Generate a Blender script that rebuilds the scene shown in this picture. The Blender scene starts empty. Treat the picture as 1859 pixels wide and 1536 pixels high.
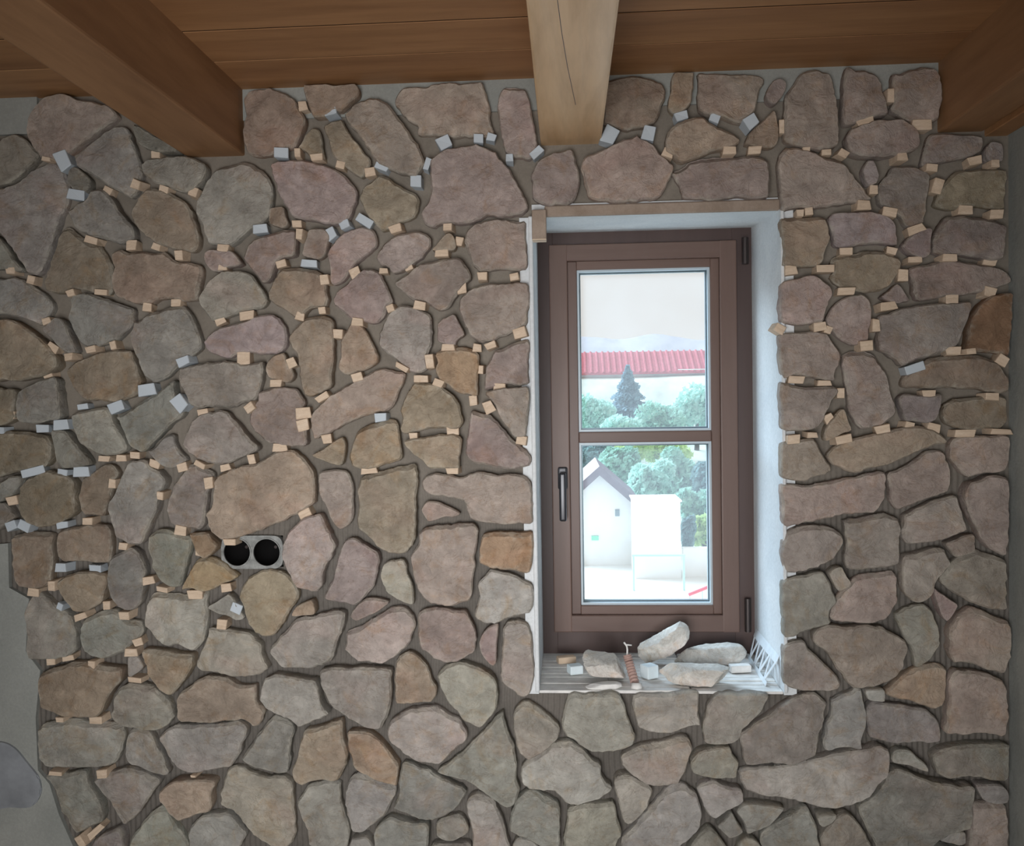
import bpy, bmesh, math, random
from mathutils import Vector, Matrix, noise
from mathutils.geometry import delaunay_2d_cdt

# ------------------------------------------------------------------ camera
F_PX, CX, CY = 1600.0, 929.5, 768.0
CAM = Vector((0.0, -2.1, 1.55))
YAW, PITCH, ROLL = math.radians(3.6), math.radians(-1.45), math.radians(-0.9)
R_CAM = (Matrix.Rotation(YAW, 3, 'Z') @ Matrix.Rotation(math.pi / 2 + PITCH, 3, 'X')
         @ Matrix.Rotation(ROLL, 3, 'Z'))
scene = bpy.context.scene
cam_data = bpy.data.cameras.new('camera')
cam_data.sensor_fit = 'HORIZONTAL'
cam_data.sensor_width = 36.0
cam_data.lens = 36.0 * F_PX / 1859.0
cam_data.clip_start = 0.02
cam_data.clip_end = 1000
cam = bpy.data.objects.new('camera', cam_data)
scene.collection.objects.link(cam)
cam.matrix_world = Matrix.Translation(CAM) @ R_CAM.to_4x4()
scene.camera = cam

# ------------------------------------------------------------------ sky, sun, added fill light behind the camera
world = bpy.data.worlds.new('world')
scene.world = world
world.use_nodes = True
bg = world.node_tree.nodes['Background']
bg.inputs['Color'].default_value = (1.0, 0.965, 0.935, 1)
bg.inputs['Strength'].default_value = 1.04

sun_data = bpy.data.lights.new('sun', 'SUN')
sun_data.energy = 14.0
sun_data.angle = math.radians(55)
sun_data.color = (0.60, 0.80, 1.0)
sun = bpy.data.objects.new('sun', sun_data)
scene.collection.objects.link(sun)
sun.location = (-20, 20, 30)
sun.rotation_euler = Vector((0.62, -0.55, -0.62)).to_track_quat('-Z', 'Y').to_euler()

ROOM_Y = -2.3           # wall behind the photographer
room_fill = bpy.data.lights.new('added_room_fill', 'AREA')
room_fill.shape = 'RECTANGLE'
room_fill.size = 0.9
room_fill.size_y = 0.9
room_fill.energy = 13.4
room_fill.spread = math.radians(94)      # narrow spread, dims the added fill toward the wall's ends
room_fill.color = (0.98, 0.985, 1.0)
dl = bpy.data.objects.new('added_room_fill', room_fill)
scene.collection.objects.link(dl)
dl.location = (-0.28, ROOM_Y - 0.12, 1.15)
dl.rotation_euler = (math.radians(90), 0, 0)

vs = scene.view_settings
vs.view_transform = 'Standard'
vs.look = 'None'
vs.exposure = 0.0
vs.gamma = 1.0
vs.use_curve_mapping = False

# ------------------------------------------------------------------ helpers
COL = scene.collection
RND = random.Random(7)


def ray(u, v):
    return (R_CAM @ Vector(((u - CX) / F_PX, -(v - CY) / F_PX, -1.0)))


def PY(u, v, y):
    """photo pixel -> point on the vertical plane at depth y"""
    d = ray(u, v)
    return CAM + d * ((y - CAM.y) / d.y)


def PZ(u, v, z):
    """photo pixel -> point on the horizontal plane at height z"""
    d = ray(u, v)
    return CAM + d * ((z - CAM.z) / d.z)


def link(name, me, mat=None, parent=None, smooth=False):
    o = bpy.data.objects.new(name, me)
    COL.objects.link(o)
    if mat is not None and len(me.materials) == 0:
        me.materials.append(mat)
    if smooth:
        me.polygons.foreach_set('use_smooth', [True] * len(me.polygons))
    if parent is not None:
        o.parent = parent
    return o


def tag(o, label=None, cat=None, group=None, kind=None):
    if label: o['label'] = label
    if cat: o['category'] = cat
    if group: o['group'] = group
    if kind: o['kind'] = kind
    return o


def empty(name, loc=(0, 0, 0), rot=(0, 0, 0)):
    o = bpy.data.objects.new(name, None)
    COL.objects.link(o)
    o.location = loc
    o.rotation_euler = rot
    o.empty_display_size = 0.05
    return o


class MB:
    """collects shapes into one mesh"""
    def __init__(self):
        self.bm = bmesh.new()

    def box(self, x0, x1, y0, y1, z0, z1, bevel=0.0, mat=None, seg=1):
        r = bmesh.ops.create_cube(self.bm, size=1.0)
        vs_ = r['verts']
        m = Matrix.Translation(((x0 + x1) / 2, (y0 + y1) / 2, (z0 + z1) / 2)) @ \
            Matrix.Diagonal((abs(x1 - x0), abs(y1 - y0), abs(z1 - z0), 1))
        if mat is not None:
            m = mat @ m
        bmesh.ops.transform(self.bm, matrix=m, verts=vs_)
        if bevel > 0:
            es = set()
            for v in vs_:
                es.update(v.link_edges)
            bmesh.ops.bevel(self.bm, geom=list(es), offset=bevel, segments=seg, affect='EDGES', profile=0.6)
        return self

    def hexa(self, p):
        """8 points: bottom 4 ccw, top 4 ccw"""
        v = [self.bm.verts.new(q) for q in p]
        for f in ((3, 2, 1, 0), (4, 5, 6, 7), (0, 1, 5, 4), (1, 2, 6, 5), (2, 3, 7, 6), (3, 0, 4, 7)):
            self.bm.faces.new([v[i] for i in f])
        return self

    def tube(self, pts, r, seg=10, caps=True):
        rings = []
        n = len(pts)
        for i, p in enumerate(pts):
            p = Vector(p)
            a = Vector(pts[max(0, i - 1)]); b = Vector(pts[min(n - 1, i + 1)])
            t = (b - a).normalized()
            up = Vector((0, 0, 1)) if abs(t.z) < 0.9 else Vector((1, 0, 0))
            s = t.cross(up).normalized(); w = s.cross(t).normalized()
            rr = r[i] if isinstance(r, (list, tuple)) else r
            rings.append([self.bm.verts.new(p + (s * math.cos(2 * math.pi * k / seg) + w * math.sin(2 * math.pi * k / seg)) * rr)
                          for k in range(seg)])
        for a, b in zip(rings, rings[1:]):
            for k in range(seg):
                self.bm.faces.new((a[k], a[(k + 1) % seg], b[(k + 1) % seg], b[k]))
        if caps:
            self.bm.faces.new(rings[0][::-1]); self.bm.faces.new(rings[-1])
        return self

    def prism(self, poly, a, b):
        """poly: list of 3D points, extruded by vector from a offset to b offset"""
        lo = [self.bm.verts.new(Vector(p) + Vector(a)) for p in poly]
        hi = [self.bm.verts.new(Vector(p) + Vector(b)) for p in poly]
        n = len(poly)
        self.bm.faces.new(lo[::-1]); self.bm.faces.new(hi)
        for i in range(n):
            self.bm.faces.new((lo[i], lo[(i + 1) % n], hi[(i + 1) % n], hi[i]))
        return self

    def build(self, name, mat, parent=None, smooth=False):
        bmesh.ops.recalc_face_normals(self.bm, faces=self.bm.faces)
        me = bpy.data.meshes.new(name)
        self.bm.to_mesh(me)
        self.bm.free()
        return link(name, me, mat, parent, smooth)


# ------------------------------------------------------------------ materials
def srgb(r, g, b):
    def f(c):
        c /= 255.0
        return c / 12.92 if c <= 0.04045 else ((c + 0.055) / 1.055) ** 2.4
    return (f(r), f(g), f(b), 1.0)


def new_mat(name):
    m = bpy.data.materials.new(name)
    m.use_nodes = True
    nt = m.node_tree
    return m, nt, nt.nodes['Principled BSDF']


def N(nt, typ, **kw):
    n = nt.nodes.new(typ)
    for k, v in kw.items():
        if k.startswith('i_'):
            n.inputs[k[2:].replace('_', ' ')].default_value = v
        else:
            setattr(n, k, v)
    return n


def ramp(nt, fac, stops):
    r = nt.nodes.new('ShaderNodeValToRGB')
    el = r.color_ramp.elements
    while len(el) < len(stops):
        el.new(0.5)
    for e, (p, c) in zip(el, stops):
        e.position = p
        e.color = c if len(c) == 4 else (*c, 1)
    nt.links.new(fac, r.inputs['Fac'])
    return r.outputs['Color']


def mixc(nt, blend, fac, a, b):
    n = nt.nodes.new('ShaderNodeMix')
    n.data_type = 'RGBA'
    n.blend_type = blend
    if isinstance(fac, (int, float)):
        n.inputs[0].default_value = fac
    else:
        nt.links.new(fac, n.inputs[0])
    for s, i in ((a, 6), (b, 7)):
        if isinstance(s, tuple):
            n.inputs[i].default_value = s
        else:
            nt.links.new(s, n.inputs[i])
    return n.outputs[2]


def coords(nt, kind='Object', scale=(1, 1, 1), rnd=False):
    tc = nt.nodes.new('ShaderNodeTexCoord')
    mp = nt.nodes.new('ShaderNodeMapping')
    mp.inputs['Scale'].default_value = scale
    nt.links.new(tc.outputs[kind], mp.inputs['Vector'])
    return mp.outputs['Vector']


def noise_tex(nt, vec, scale, detail=4, rough=0.6, dist=0.0):
    n = nt.nodes.new('ShaderNodeTexNoise')
    n.inputs['Scale'].default_value = scale
    n.inputs['Detail'].default_value = detail
    n.inputs['Roughness'].default_value = rough
    n.inputs['Distortion'].default_value = dist
    nt.links.new(vec, n.inputs['Vector'])
    return n.outputs['Fac']


def bump(nt, h, strength, distance, prev=None):
    b = nt.nodes.new('ShaderNodeBump')
    b.inputs['Strength'].default_value = strength
    b.inputs['Distance'].default_value = distance
    nt.links.new(h, b.inputs['Height'])
    if prev is not None:
        nt.links.new(prev, b.inputs['Normal'])
    return b.outputs['Normal']


def mat_stone(name='sandstone', use_obj=True, base=(0.4, 0.36, 0.3, 1)):
    m, nt, p = new_mat(name)
    v = coords(nt, 'Object')
    if use_obj:
        oi = nt.nodes.new('ShaderNodeObjectInfo')
        col = oi.outputs['Color']
    else:
        rgb = nt.nodes.new('ShaderNodeRGB'); rgb.outputs[0].default_value = base
        col = rgb.outputs[0]
    big = noise_tex(nt, v, 9, 5, 0.6, 0.6)
    col = mixc(nt, 'MULTIPLY', 1.0, col, ramp(nt, big, [(0.3, (0.74, 0.73, 0.72)), (0.68, (1.16, 1.15, 1.14))]))
    rust = noise_tex(nt, v, 14, 6, 0.65, 1.2)
    rf = ramp(nt, rust, [(0.52, (0, 0, 0)), (0.70, (0.85, 0.85, 0.85))])
    col = mixc(nt, 'MIX', rf, col, mixc(nt, 'MULTIPLY', 1.0, col, (0.95, 0.82, 0.68, 1)))
    pink = noise_tex(nt, coords(nt, 'Object', (1, 1, 1.3)), 6.3, 3, 0.5, 0.4)
    pf = ramp(nt, pink, [(0.52, (0, 0, 0)), (0.7, (0.6, 0.6, 0.6))])
    col = mixc(nt, 'MIX', pf, col, mixc(nt, 'MULTIPLY', 1.0, col, (1.06, 0.93, 0.92, 1)))
    vein = noise_tex(nt, coords(nt, 'Object', (1, 1, 1.8)), 10, 5, 0.6, 1.6)
    vf = ramp(nt, vein, [(0.475, (1, 1, 1)), (0.497, (0.78, 0.74, 0.70)), (0.515, (1, 1, 1))])
    col = mixc(nt, 'MULTIPLY', 0.8, col, vf)
    fine = noise_tex(nt, v, 120, 6, 0.7)
    col = mixc(nt, 'MULTIPLY', 0.6, col, ramp(nt, fine, [(0.3, (0.8, 0.8, 0.8)), (0.7, (1.15, 1.15, 1.15))]))
    if use_obj:
        at = nt.nodes.new('ShaderNodeAttribute'); at.attribute_name = 'chip'
        chn = ramp(nt, noise_tex(nt, v, 26, 5, 0.7), [(0.42, (0, 0, 0)), (0.62, (0.6, 0.6, 0.6))])
        chm = nt.nodes.new('ShaderNodeMath'); chm.operation = 'MULTIPLY'
        nt.links.new(at.outputs['Fac'], chm.inputs[0]); nt.links.new(chn, chm.inputs[1])
        col = mixc(nt, 'MIX', chm.outputs[0], col, srgb(206, 199, 184))
    # pale crushed grit and scratches
    dust = noise_tex(nt, v, 55, 8, 0.8, 0.5)
    df = ramp(nt, dust, [(0.62, (0, 0, 0)), (0.74, (0.35, 0.35, 0.35))])
    col = mixc(nt, 'MIX', df, col, srgb(196, 190, 176))
    nt.links.new(col, p.inputs['Base Color'])
    p.inputs['Roughness'].default_value = 0.92
    p.inputs['Specular IOR Level'].default_value = 0.2
    n1 = bump(nt, noise_tex(nt, v, 28, 8, 0.72, 1.2), 1.0, 0.010)
    n2 = bump(nt, fine, 0.5, 0.0025, n1)
    nt.links.new(n2, p.inputs['Normal'])
    return m


def mat_plaster(name, c0, c1, comb=False, rough=0.95, scale=7):
    m, nt, p = new_mat(name)
    v = coords(nt, 'Object')
    a = noise_tex(nt, v, scale, 6, 0.6, 0.5)
    col = ramp(nt, a, [(0.3, c0), (0.7, c1)])
    f = noise_tex(nt, v, 150, 4, 0.7)
    col = mixc(nt, 'MULTIPLY', 0.5, col, ramp(nt, f, [(0.3, (0.8, 0.8, 0.8)), (0.7, (1.1, 1.1, 1.1))]))
    nt.links.new(col, p.inputs['Base Color'])
    p.inputs['Roughness'].default_value = rough
    p.inputs['Specular IOR Level'].default_value = 0.15
    nn = bump(nt, noise_tex(nt, v, 22, 6, 0.65, 0.4), 0.5, 0.006)
    if comb:
        w = nt.nodes.new('ShaderNodeTexWave')
        w.bands_direction = 'X'
        w.inputs['Scale'].default_value = 24
        w.inputs['Distortion'].default_value = 3.0
        w.inputs['Detail'].default_value = 2
        w.inputs['Detail Scale'].default_value = 0.6
        nt.links.new(v, w.inputs['Vector'])
        sep = nt.nodes.new('ShaderNodeSeparateXYZ'); nt.links.new(v, sep.inputs[0])
        msk = nt.nodes.new('ShaderNodeMapRange'); msk.interpolation_type = 'SMOOTHSTEP'
        msk.inputs['From Min'].default_value = 1.62; msk.inputs['From Max'].default_value = 1.1
        nt.links.new(sep.outputs['Z'], msk.inputs['Value'])
        mul = nt.nodes.new('ShaderNodeMath'); mul.operation = 'MULTIPLY'
        nt.links.new(w.outputs['Fac'], mul.inputs[0]); nt.links.new(msk.outputs[0], mul.inputs[1])
        nn = bump(nt, mul.outputs[0], 0.55, 0.006, nn)
        col2 = mixc(nt, 'MIX', msk.outputs[0], mixc(nt, 'MULTIPLY', 1.0, col, (1.42, 1.38, 1.3, 1)), col)   # older tan coat above, fresh grey mortar below
        nt.links.new(col2, p.inputs['Base Color'])
    nt.links.new(nn, p.inputs['Normal'])
    return m


def mat_wood(name, c0, c1, c2, grain=(1, 1, 1), knots=True, rough=0.55, fine=1.0):
    """grain: stretch of object coords; the small number is the grain direction"""
    m, nt, p = new_mat(name)
    v = coords(nt, 'Object', grain)
    oi = nt.nodes.new('ShaderNodeObjectInfo')
    add = nt.nodes.new('ShaderNodeVectorMath'); add.operation = 'ADD'
    sc = nt.nodes.new('ShaderNodeMath'); sc.operation = 'MULTIPLY'; sc.inputs[1].default_value = 17.0
    nt.links.new(oi.outputs['Random'], sc.inputs[0])
    nt.links.new(v, add.inputs[0]); nt.links.new(sc.outputs[0], add.inputs[1])
    vv = add.outputs[0]
    a = noise_tex(nt, vv, 3.2, 6, 0.62, 0.7)
    col = ramp(nt, a, [(0.28, c0), (0.52, c1), (0.76, c2)])
    st = noise_tex(nt, vv, 26, 4, 0.6, 0.2)
    col = mixc(nt, 'MULTIPLY', 0.55 * fine, col, ramp(nt, st, [(0.34, (0.66, 0.6, 0.55)), (0.6, (1.06, 1.05, 1.04))]))
    if knots:
        vo = nt.nodes.new('ShaderNodeTexVoronoi')
        vo.inputs['Scale'].default_value = 3.4
        vo.inputs['Randomness'].default_value = 1.0
        mp = nt.nodes.new('ShaderNodeMapping')
        mp.inputs['Scale'].default_value = tuple(0.45 if g < 0.5 else 0.75 for g in grain)
        tc = nt.nodes.new('ShaderNodeTexCoord')
        nt.links.new(tc.outputs['Object'], mp.inputs['Vector'])
        ad2 = nt.nodes.new('ShaderNodeVectorMath'); ad2.operation = 'ADD'
        nt.links.new(mp.outputs[0], ad2.inputs[0]); nt.links.new(sc.outputs[0], ad2.inputs[1])
        nt.links.new(ad2.outputs[0], vo.inputs['Vector'])
        kf = ramp(nt, vo.outputs['Distance'], [(0.018, (0.8, 0.8, 0.8)), (0.05, (0, 0, 0))])
        col = mixc(nt, 'MIX', kf, col, mixc(nt, 'MULTIPLY', 1.0, col, (0.42, 0.32, 0.26, 1)))
    nt.links.new(col, p.inputs['Base Color'])
    p.inputs['Roughness'].default_value = rough
    p.inputs['Specular IOR Level'].default_value = 0.35
    nt.links.new(bump(nt, st, 0.25, 0.001), p.inputs['Normal'])
    return m


def mat_plain(name, c, rough=0.6, spec=0.4, metal=0.0, var=0.12, scale=40):
    m, nt, p = new_mat(name)
    v = coords(nt, 'Object')
    a = noise_tex(nt, v, scale, 4, 0.6)
    k0, k1 = 1 - var, 1 + var
    col = mixc(nt, 'MULTIPLY', 1.0, c, ramp(nt, a, [(0.3, (k0, k0, k0)), (0.7, (k1, k1, k1))]))
    nt.links.new(col, p.inputs['Base Color'])
    p.inputs['Roughness'].default_value = rough
    p.inputs['Specular IOR Level'].default_value = spec
    p.inputs['Metallic'].default_value = metal
    return m


M = {}
M['stone'] = mat_stone()
M['loose'] = mat_stone('loose_sandstone', False, srgb(236, 233, 226))
M['mortar'] = mat_plaster('combed_mortar', srgb(98, 93, 87), srgb(118, 112, 105), comb=True)
M['plaster'] = mat_plaster('grey_plaster', srgb(140, 142, 137), srgb(162, 163, 157), scale=4)
M['reveal'] = mat_plaster('white_reveal_plaster', srgb(206, 210, 212), srgb(224, 226, 226), scale=5)
M['white_wall'] = mat_plaster('white_wall_plaster', srgb(196, 192, 184), srgb(210, 206, 198), scale=3)
M['lintel'] = mat_plaster('lintel_mortar', srgb(142, 126, 112), srgb(168, 152, 138), scale=14)
M['floor'] = mat_plaster('concrete_screed', srgb(168, 164, 156), srgb(190, 186, 178), scale=2)
M['plank'] = mat_wood('stained_spruce_plank', srgb(138, 98, 66), srgb(160, 118, 80), srgb(178, 136, 96), grain=(0.12, 1, 1))
M['beam'] = mat_wood('stained_spruce_beam', srgb(134, 98, 68), srgb(154, 116, 82), srgb(172, 134, 98), grain=(1, 0.12, 1))
M['seam_shade'] = mat_plain('painted_seam_shade', srgb(44, 30, 22), 0.9, 0.1)
M['beam_lit'] = mat_wood('lit_spruce_beam', srgb(192, 150, 104), srgb(210, 178, 140), srgb(222, 202, 176), grain=(1, 0.12, 1))  # middle beam's stronger lighting put into the wood colour
M['spacer'] = mat_wood('pale_spacer_wood', srgb(196, 174, 150), srgb(212, 190, 166), srgb(222, 204, 184), grain=(0.25, 1, 1), knots=False, rough=0.8, fine=0.6)
M['foam'] = mat_plain('grey_white_spacer', srgb(190, 198, 204), 0.7, 0.3, var=0.08)
M['foam_white'] = mat_plain('white_foam', srgb(222, 234, 238), 0.65, 0.3, var=0.05)
M['frame'] = mat_wood('dark_stained_window_wood', srgb(96, 76, 69), srgb(110, 88, 79), srgb(122, 98, 88), grain=(1, 1, 0.1), knots=False, rough=0.42, fine=0.5)
M['frame_h'] = mat_wood('dark_stained_window_rail', srgb(96, 76, 69), srgb(110, 88, 79), srgb(122, 98, 88), grain=(0.1, 1, 1), knots=False, rough=0.42, fine=0.5)
M['frame_dark'] = mat_wood('outer_frame_wood', srgb(72, 58, 56), srgb(82, 66, 62), srgb(92, 74, 70), grain=(1, 1, 0.1), knots=False, rough=0.45, fine=0.5)
M['gasket'] = mat_plain('pale_glazing_seal', srgb(186, 200, 208), 0.4, 0.5, var=0.04)
M['spacer_bar'] = mat_plain('grey_glazing_spacer', srgb(120, 140, 150), 0.3, 0.6, metal=0.4, var=0.04)
M['black'] = mat_plain('black_plastic', srgb(16, 15, 15), 0.85, 0.1, var=0.1)
M['handle'] = mat_plain('anthracite_handle', srgb(52, 52, 56), 0.3, 0.6, metal=0.3, var=0.05)
M['bronze'] = mat_plain('dark_hinge_metal', srgb(62, 54, 52), 0.4, 0.5, metal=0.5, var=0.05)
M['box_plastic'] = mat_plain('dusty_grey_box_plastic', srgb(142, 143, 140), 0.8, 0.2, var=0.35, scale=60)
M['conduit'] = mat_plain('pinkish_corrugated_conduit', srgb(176, 146, 136), 0.55, 0.4, var=0.1)
M['wire'] = mat_plain('white_wire', srgb(228, 226, 222), 0.45, 0.4, var=0.03)
M['bead'] = mat_plain('white_plastic_profile', srgb(214, 220, 224), 0.5, 0.4, var=0.06)
M['clay'] = mat_plain('dusty_clay_block', srgb(222, 220, 216), 0.9, 0.15, var=0.16, scale=26)
M['film'] = mat_plain('grey_adhesive_patch', srgb(138, 141, 145), 0.5, 0.5, var=0.2, scale=18)

# window glass: tinted pane, translucent mix imitates the outdoor glare haze
m, nt, p = new_mat('veiled_glass')
nt.nodes.remove(p)
out = nt.nodes['Material Output']
tr = nt.nodes.new('ShaderNodeBsdfTransparent'); tr.inputs[0].default_value = (0.81, 0.815, 0.81, 1)
tl = nt.nodes.new('ShaderNodeBsdfTranslucent'); tl.inputs[0].default_value = (0.95, 0.98, 1.0, 1)
gl = nt.nodes.new('ShaderNodeBsdfGlossy'); gl.inputs['Roughness'].default_value = 0.02
vv = coords(nt, 'Object')
fac = nt.nodes.new('ShaderNodeMapRange')
fac.inputs['From Min'].default_value = 0.3; fac.inputs['From Max'].default_value = 0.7
fac.inputs['To Min'].default_value = 0.04; fac.inputs['To Max'].default_value = 0.065
nt.links.new(noise_tex(nt, vv, 5, 5, 0.6), fac.inputs['Value'])
mx = nt.nodes.new('ShaderNodeMixShader')
nt.links.new(fac.outputs[0], mx.inputs[0]); nt.links.new(tr.outputs[0], mx.inputs[1]); nt.links.new(tl.outputs[0], mx.inputs[2])
mx2 = nt.nodes.new('ShaderNodeMixShader'); mx2.inputs[0].default_value = 0.0
nt.links.new(mx.outputs[0], mx2.inputs[1]); nt.links.new(gl.outputs[0], mx2.inputs[2])
nt.links.new(mx2.outputs[0], out.inputs['Surface'])
M['glass'] = m

# outdoors
M['render_white'] = mat_plain('white_house_render', srgb(246, 246, 244), 0.9, 0.1, var=0.02, scale=1)
M['roof_red'] = mat_plain('red_roof_tile', srgb(196, 104, 112), 0.85, 0.15, var=0.16, scale=3)
M['roof_tan'] = mat_plain('weathered_roof_tile', srgb(176, 160, 152), 0.85, 0.15, var=0.12, scale=3)
M['eave'] = mat_plain('grey_mauve_eave', srgb(128, 120, 130), 0.85, 0.15, var=0.1, scale=2)
M['far_glass'] = mat_plain('far_window_pane', srgb(120, 140, 146), 0.2, 0.6, var=0.05)
M['awning'] = mat_plain('green_awning', srgb(150, 226, 196), 0.8, 0.2, var=0.05)
M['yard'] = mat_plain('pale_yard_concrete', srgb(240, 240, 236), 0.9, 0.1, var=0.03, scale=0.4)
M['hill'] = mat_plain('meadow_hillside', srgb(226, 233, 224), 0.95, 0.05, var=0.2, scale=0.3)
M['far_hill'] = mat_plain('far_scrub', srgb(186, 184, 190), 0.95, 0.05, var=0.12, scale=0.2)
M['red_paint'] = mat_plain('red_paint', srgb(230, 96, 110), 0.6, 0.3, var=0.04)
M['pale_steel'] = mat_plain('pale_green_steel', srgb(190, 224, 216), 0.6, 0.3, var=0.04)
M['bark'] = mat_plain('bark', srgb(96, 92, 88), 0.9, 0.1)
for k, c in (('leaf_blue', (142, 168, 178)), ('leaf_mid', (166, 206, 188)), ('leaf_lime', (206, 230, 164)), ('leaf_dark', (126, 158, 156)), ('leaf_mint', (190, 226, 214))):
    m = M[k] = mat_plain(k, srgb(*c), 0.8, 0.15, var=0.3, scale=1.2)
    nt = m.node_tree
    tr_ = nt.nodes.new('ShaderNodeBsdfTranslucent')          # leaves let light through
    tr_.inputs[0].default_value = srgb(*c)
    mx_ = nt.nodes.new('ShaderNodeMixShader'); mx_.inputs[0].default_value = 0.4
    nt.links.new(nt.nodes['Principled BSDF'].outputs[0], mx_.inputs[1]); nt.links.new(tr_.outputs[0], mx_.inputs[2])
    nt.links.new(mx_.outputs[0], nt.nodes['Material Output'].inputs['Surface'])

# ------------------------------------------------------------------ key measures read off the photograph
FR_Y = 0.30                                        # room-side face of the window's outer frame
a = PY(972, 800, 0.0); b = PY(1417, 800, 0.0)
OX0, OX1 = a.x, b.x                                # opening in the wall face
OZ1 = PY(1190, 389, -0.01).z
OZ0 = PY(1190, 1256, -0.02).z
GX0, GX1 = PY(981, 800, FR_Y).x, PY(1367, 800, FR_Y).x
GZ1, GZ0 = PY(1175, 416, FR_Y).z, PY(1175, 1180, FR_Y).z
X_R = PY(1831, 850, 0.0).x                          # right-hand corner of the room
Z_C = PY(930, 140, -0.02).z                         # underside of ceiling planks
Z_B = PY(1038, 256, -0.03).z                        # underside of beams
X_L = -2.6
WALL_T = 0.42

# ------------------------------------------------------------------ walls, floor, ceiling
def slab(xs, zs, holes, y0, y1):
    """upright slab with rectangular holes; cells are (x0,x1,z0,z1)"""
    bm = bmesh.new()
    cache = {}

    def V(x, y, z):
        k = (round(x, 5), round(y, 5), round(z, 5))
        if k not in cache:
            cache[k] = bm.verts.new(k)
        return cache[k]
    nx, nz = len(xs) - 1, len(zs) - 1

    def solid(i, j):
        if i < 0 or j < 0 or i >= nx or j >= nz:
            return False
        cx_, cz_ = (xs[i] + xs[i + 1]) / 2, (zs[j] + zs[j + 1]) / 2
        return not any(h[0] < cx_ < h[1] and h[2] < cz_ < h[3] for h in holes)
    for i in range(nx):
        for j in range(nz):
            if not solid(i, j):
                continue
            xa, xb, za, zb = xs[i], xs[i + 1], zs[j], zs[j + 1]
            for y in (y0, y1):
                bm.faces.new((V(xa, y, za), V(xb, y, za), V(xb, y, zb), V(xa, y, zb)))
            if not solid(i - 1, j): bm.faces.new((V(xa, y0, za), V(xa, y1, za), V(xa, y1, zb), V(xa, y0, zb)))
            if not solid(i + 1, j): bm.faces.new((V(xb, y0, za), V(xb, y1, za), V(xb, y1, zb), V(xb, y0, zb)))
            if not solid(i, j - 1): bm.faces.new((V(xa, y0, za), V(xb, y0, za), V(xb, y1, za), V(xa, y1, za)))
            if not solid(i, j + 1): bm.faces.new((V(xa, y0, zb), V(xb, y0, zb), V(xb, y1, zb), V(xa, y1, zb)))
    bmesh.ops.recalc_face_normals(bm, faces=bm.faces)
    me = bpy.data.meshes.new('wall')
    bm.to_mesh(me); bm.free()
    return me


RT = 0.03                                            # thickness of the reveal plaster
HX0, HX1 = min(OX0, GX0) - 0.001, max(OX1, GX1) + 0.001
HZ0, HZ1 = min(OZ0, GZ0) - 0.012, max(OZ1, GZ1) + 0.001
SB = [PY(430, 1003, -0.015), PY(484, 1003, -0.015)]    # the two cups of the electrical box
sbr = 0.0345
S_HOLE = (SB[0].x - sbr - 0.002, SB[1].x + sbr + 0.002, SB[0].z - sbr - 0.004, SB[0].z + sbr + 0.004)
xs = sorted([X_L - 0.2, S_HOLE[0], S_HOLE[1], HX0, HX1, X_R + 0.2])
zs = sorted([-0.1, HZ0, S_HOLE[2], S_HOLE[3], HZ1, Z_C + 0.3])
wall_back = tag(link('wall_back', slab(xs, zs, [(HX0, HX1, HZ0, HZ1), S_HOLE], 0.0, WALL_T), M['mortar']), kind='structure')

MB().box(S_HOLE[0] - 0.01, S_HOLE[1] + 0.01, 0.045, WALL_T - 0.01, S_HOLE[2] - 0.01, S_HOLE[3] + 0.01).build('mortar_fill', M['mortar'], wall_back)
wr = MB().box(X_R, X_R + 0.2, ROOM_Y - 0.2, -0.001, -0.1, Z_C + 0.3).build('wall_right', M['plaster']); tag(wr, kind='structure')
wl = MB().box(X_L - 0.2, X_L, ROOM_Y - 0.2, -0.001, -0.1, Z_C + 0.3).build('wall_left', M['white_wall']); tag(wl, kind='structure')
DX0, DX1, DZ1 = -0.95, 0.3, 2.0  # unseen doorway, added to let the fill light in
wf = link('wall_front', slab(sorted([X_L, DX0, DX1, X_R]), [0.0, DZ1, Z_C + 0.3], [(DX0, DX1, 0.0, DZ1)], ROOM_Y - 0.2, ROOM_Y), M['white_wall'])
tag(wf, kind='structure')
fl = MB().box(X_L - 0.2, X_R + 0.2, ROOM_Y - 1.6, -0.001, -0.1, 0.0).build('floor', M['floor']); tag(fl, kind='structure')

# plain plaster coats that show beyond the stones
pl = MB()
pl.box(PY(-200, 200, -0.004).x, PY(70, 200, -0.004).x, -0.010, 0.003, PY(30, 246, 0).z, Z_C + 0.02)
left_plaster = pl.build('plaster_coat', M['plaster'], wall_back)
lower = [(-160, 1000), (20, 985), (22, 1065), (58, 1085), (52, 1180), (78, 1215), (70, 1300), (74, 1395), (95, 1420), (112, 1475), (150, 1560), (150, 1700), (-160, 1700)]
pl = MB().prism([PY(u, v, 0.0) for u, v in lower], (0, -0.012, 0), (0, 0.002, 0))
low_plaster = pl.build('plaster_coat', M['plaster'], wall_back)
pl = MB().box(PY(430, 150, 0).x, X_R - 0.002, -0.006, 0.002, PY(900, 165, 0).z - 0.05, Z_C + 0.02)
top_plaster = pl.build('plaster_coat', M['plaster'], wall_back)

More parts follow.
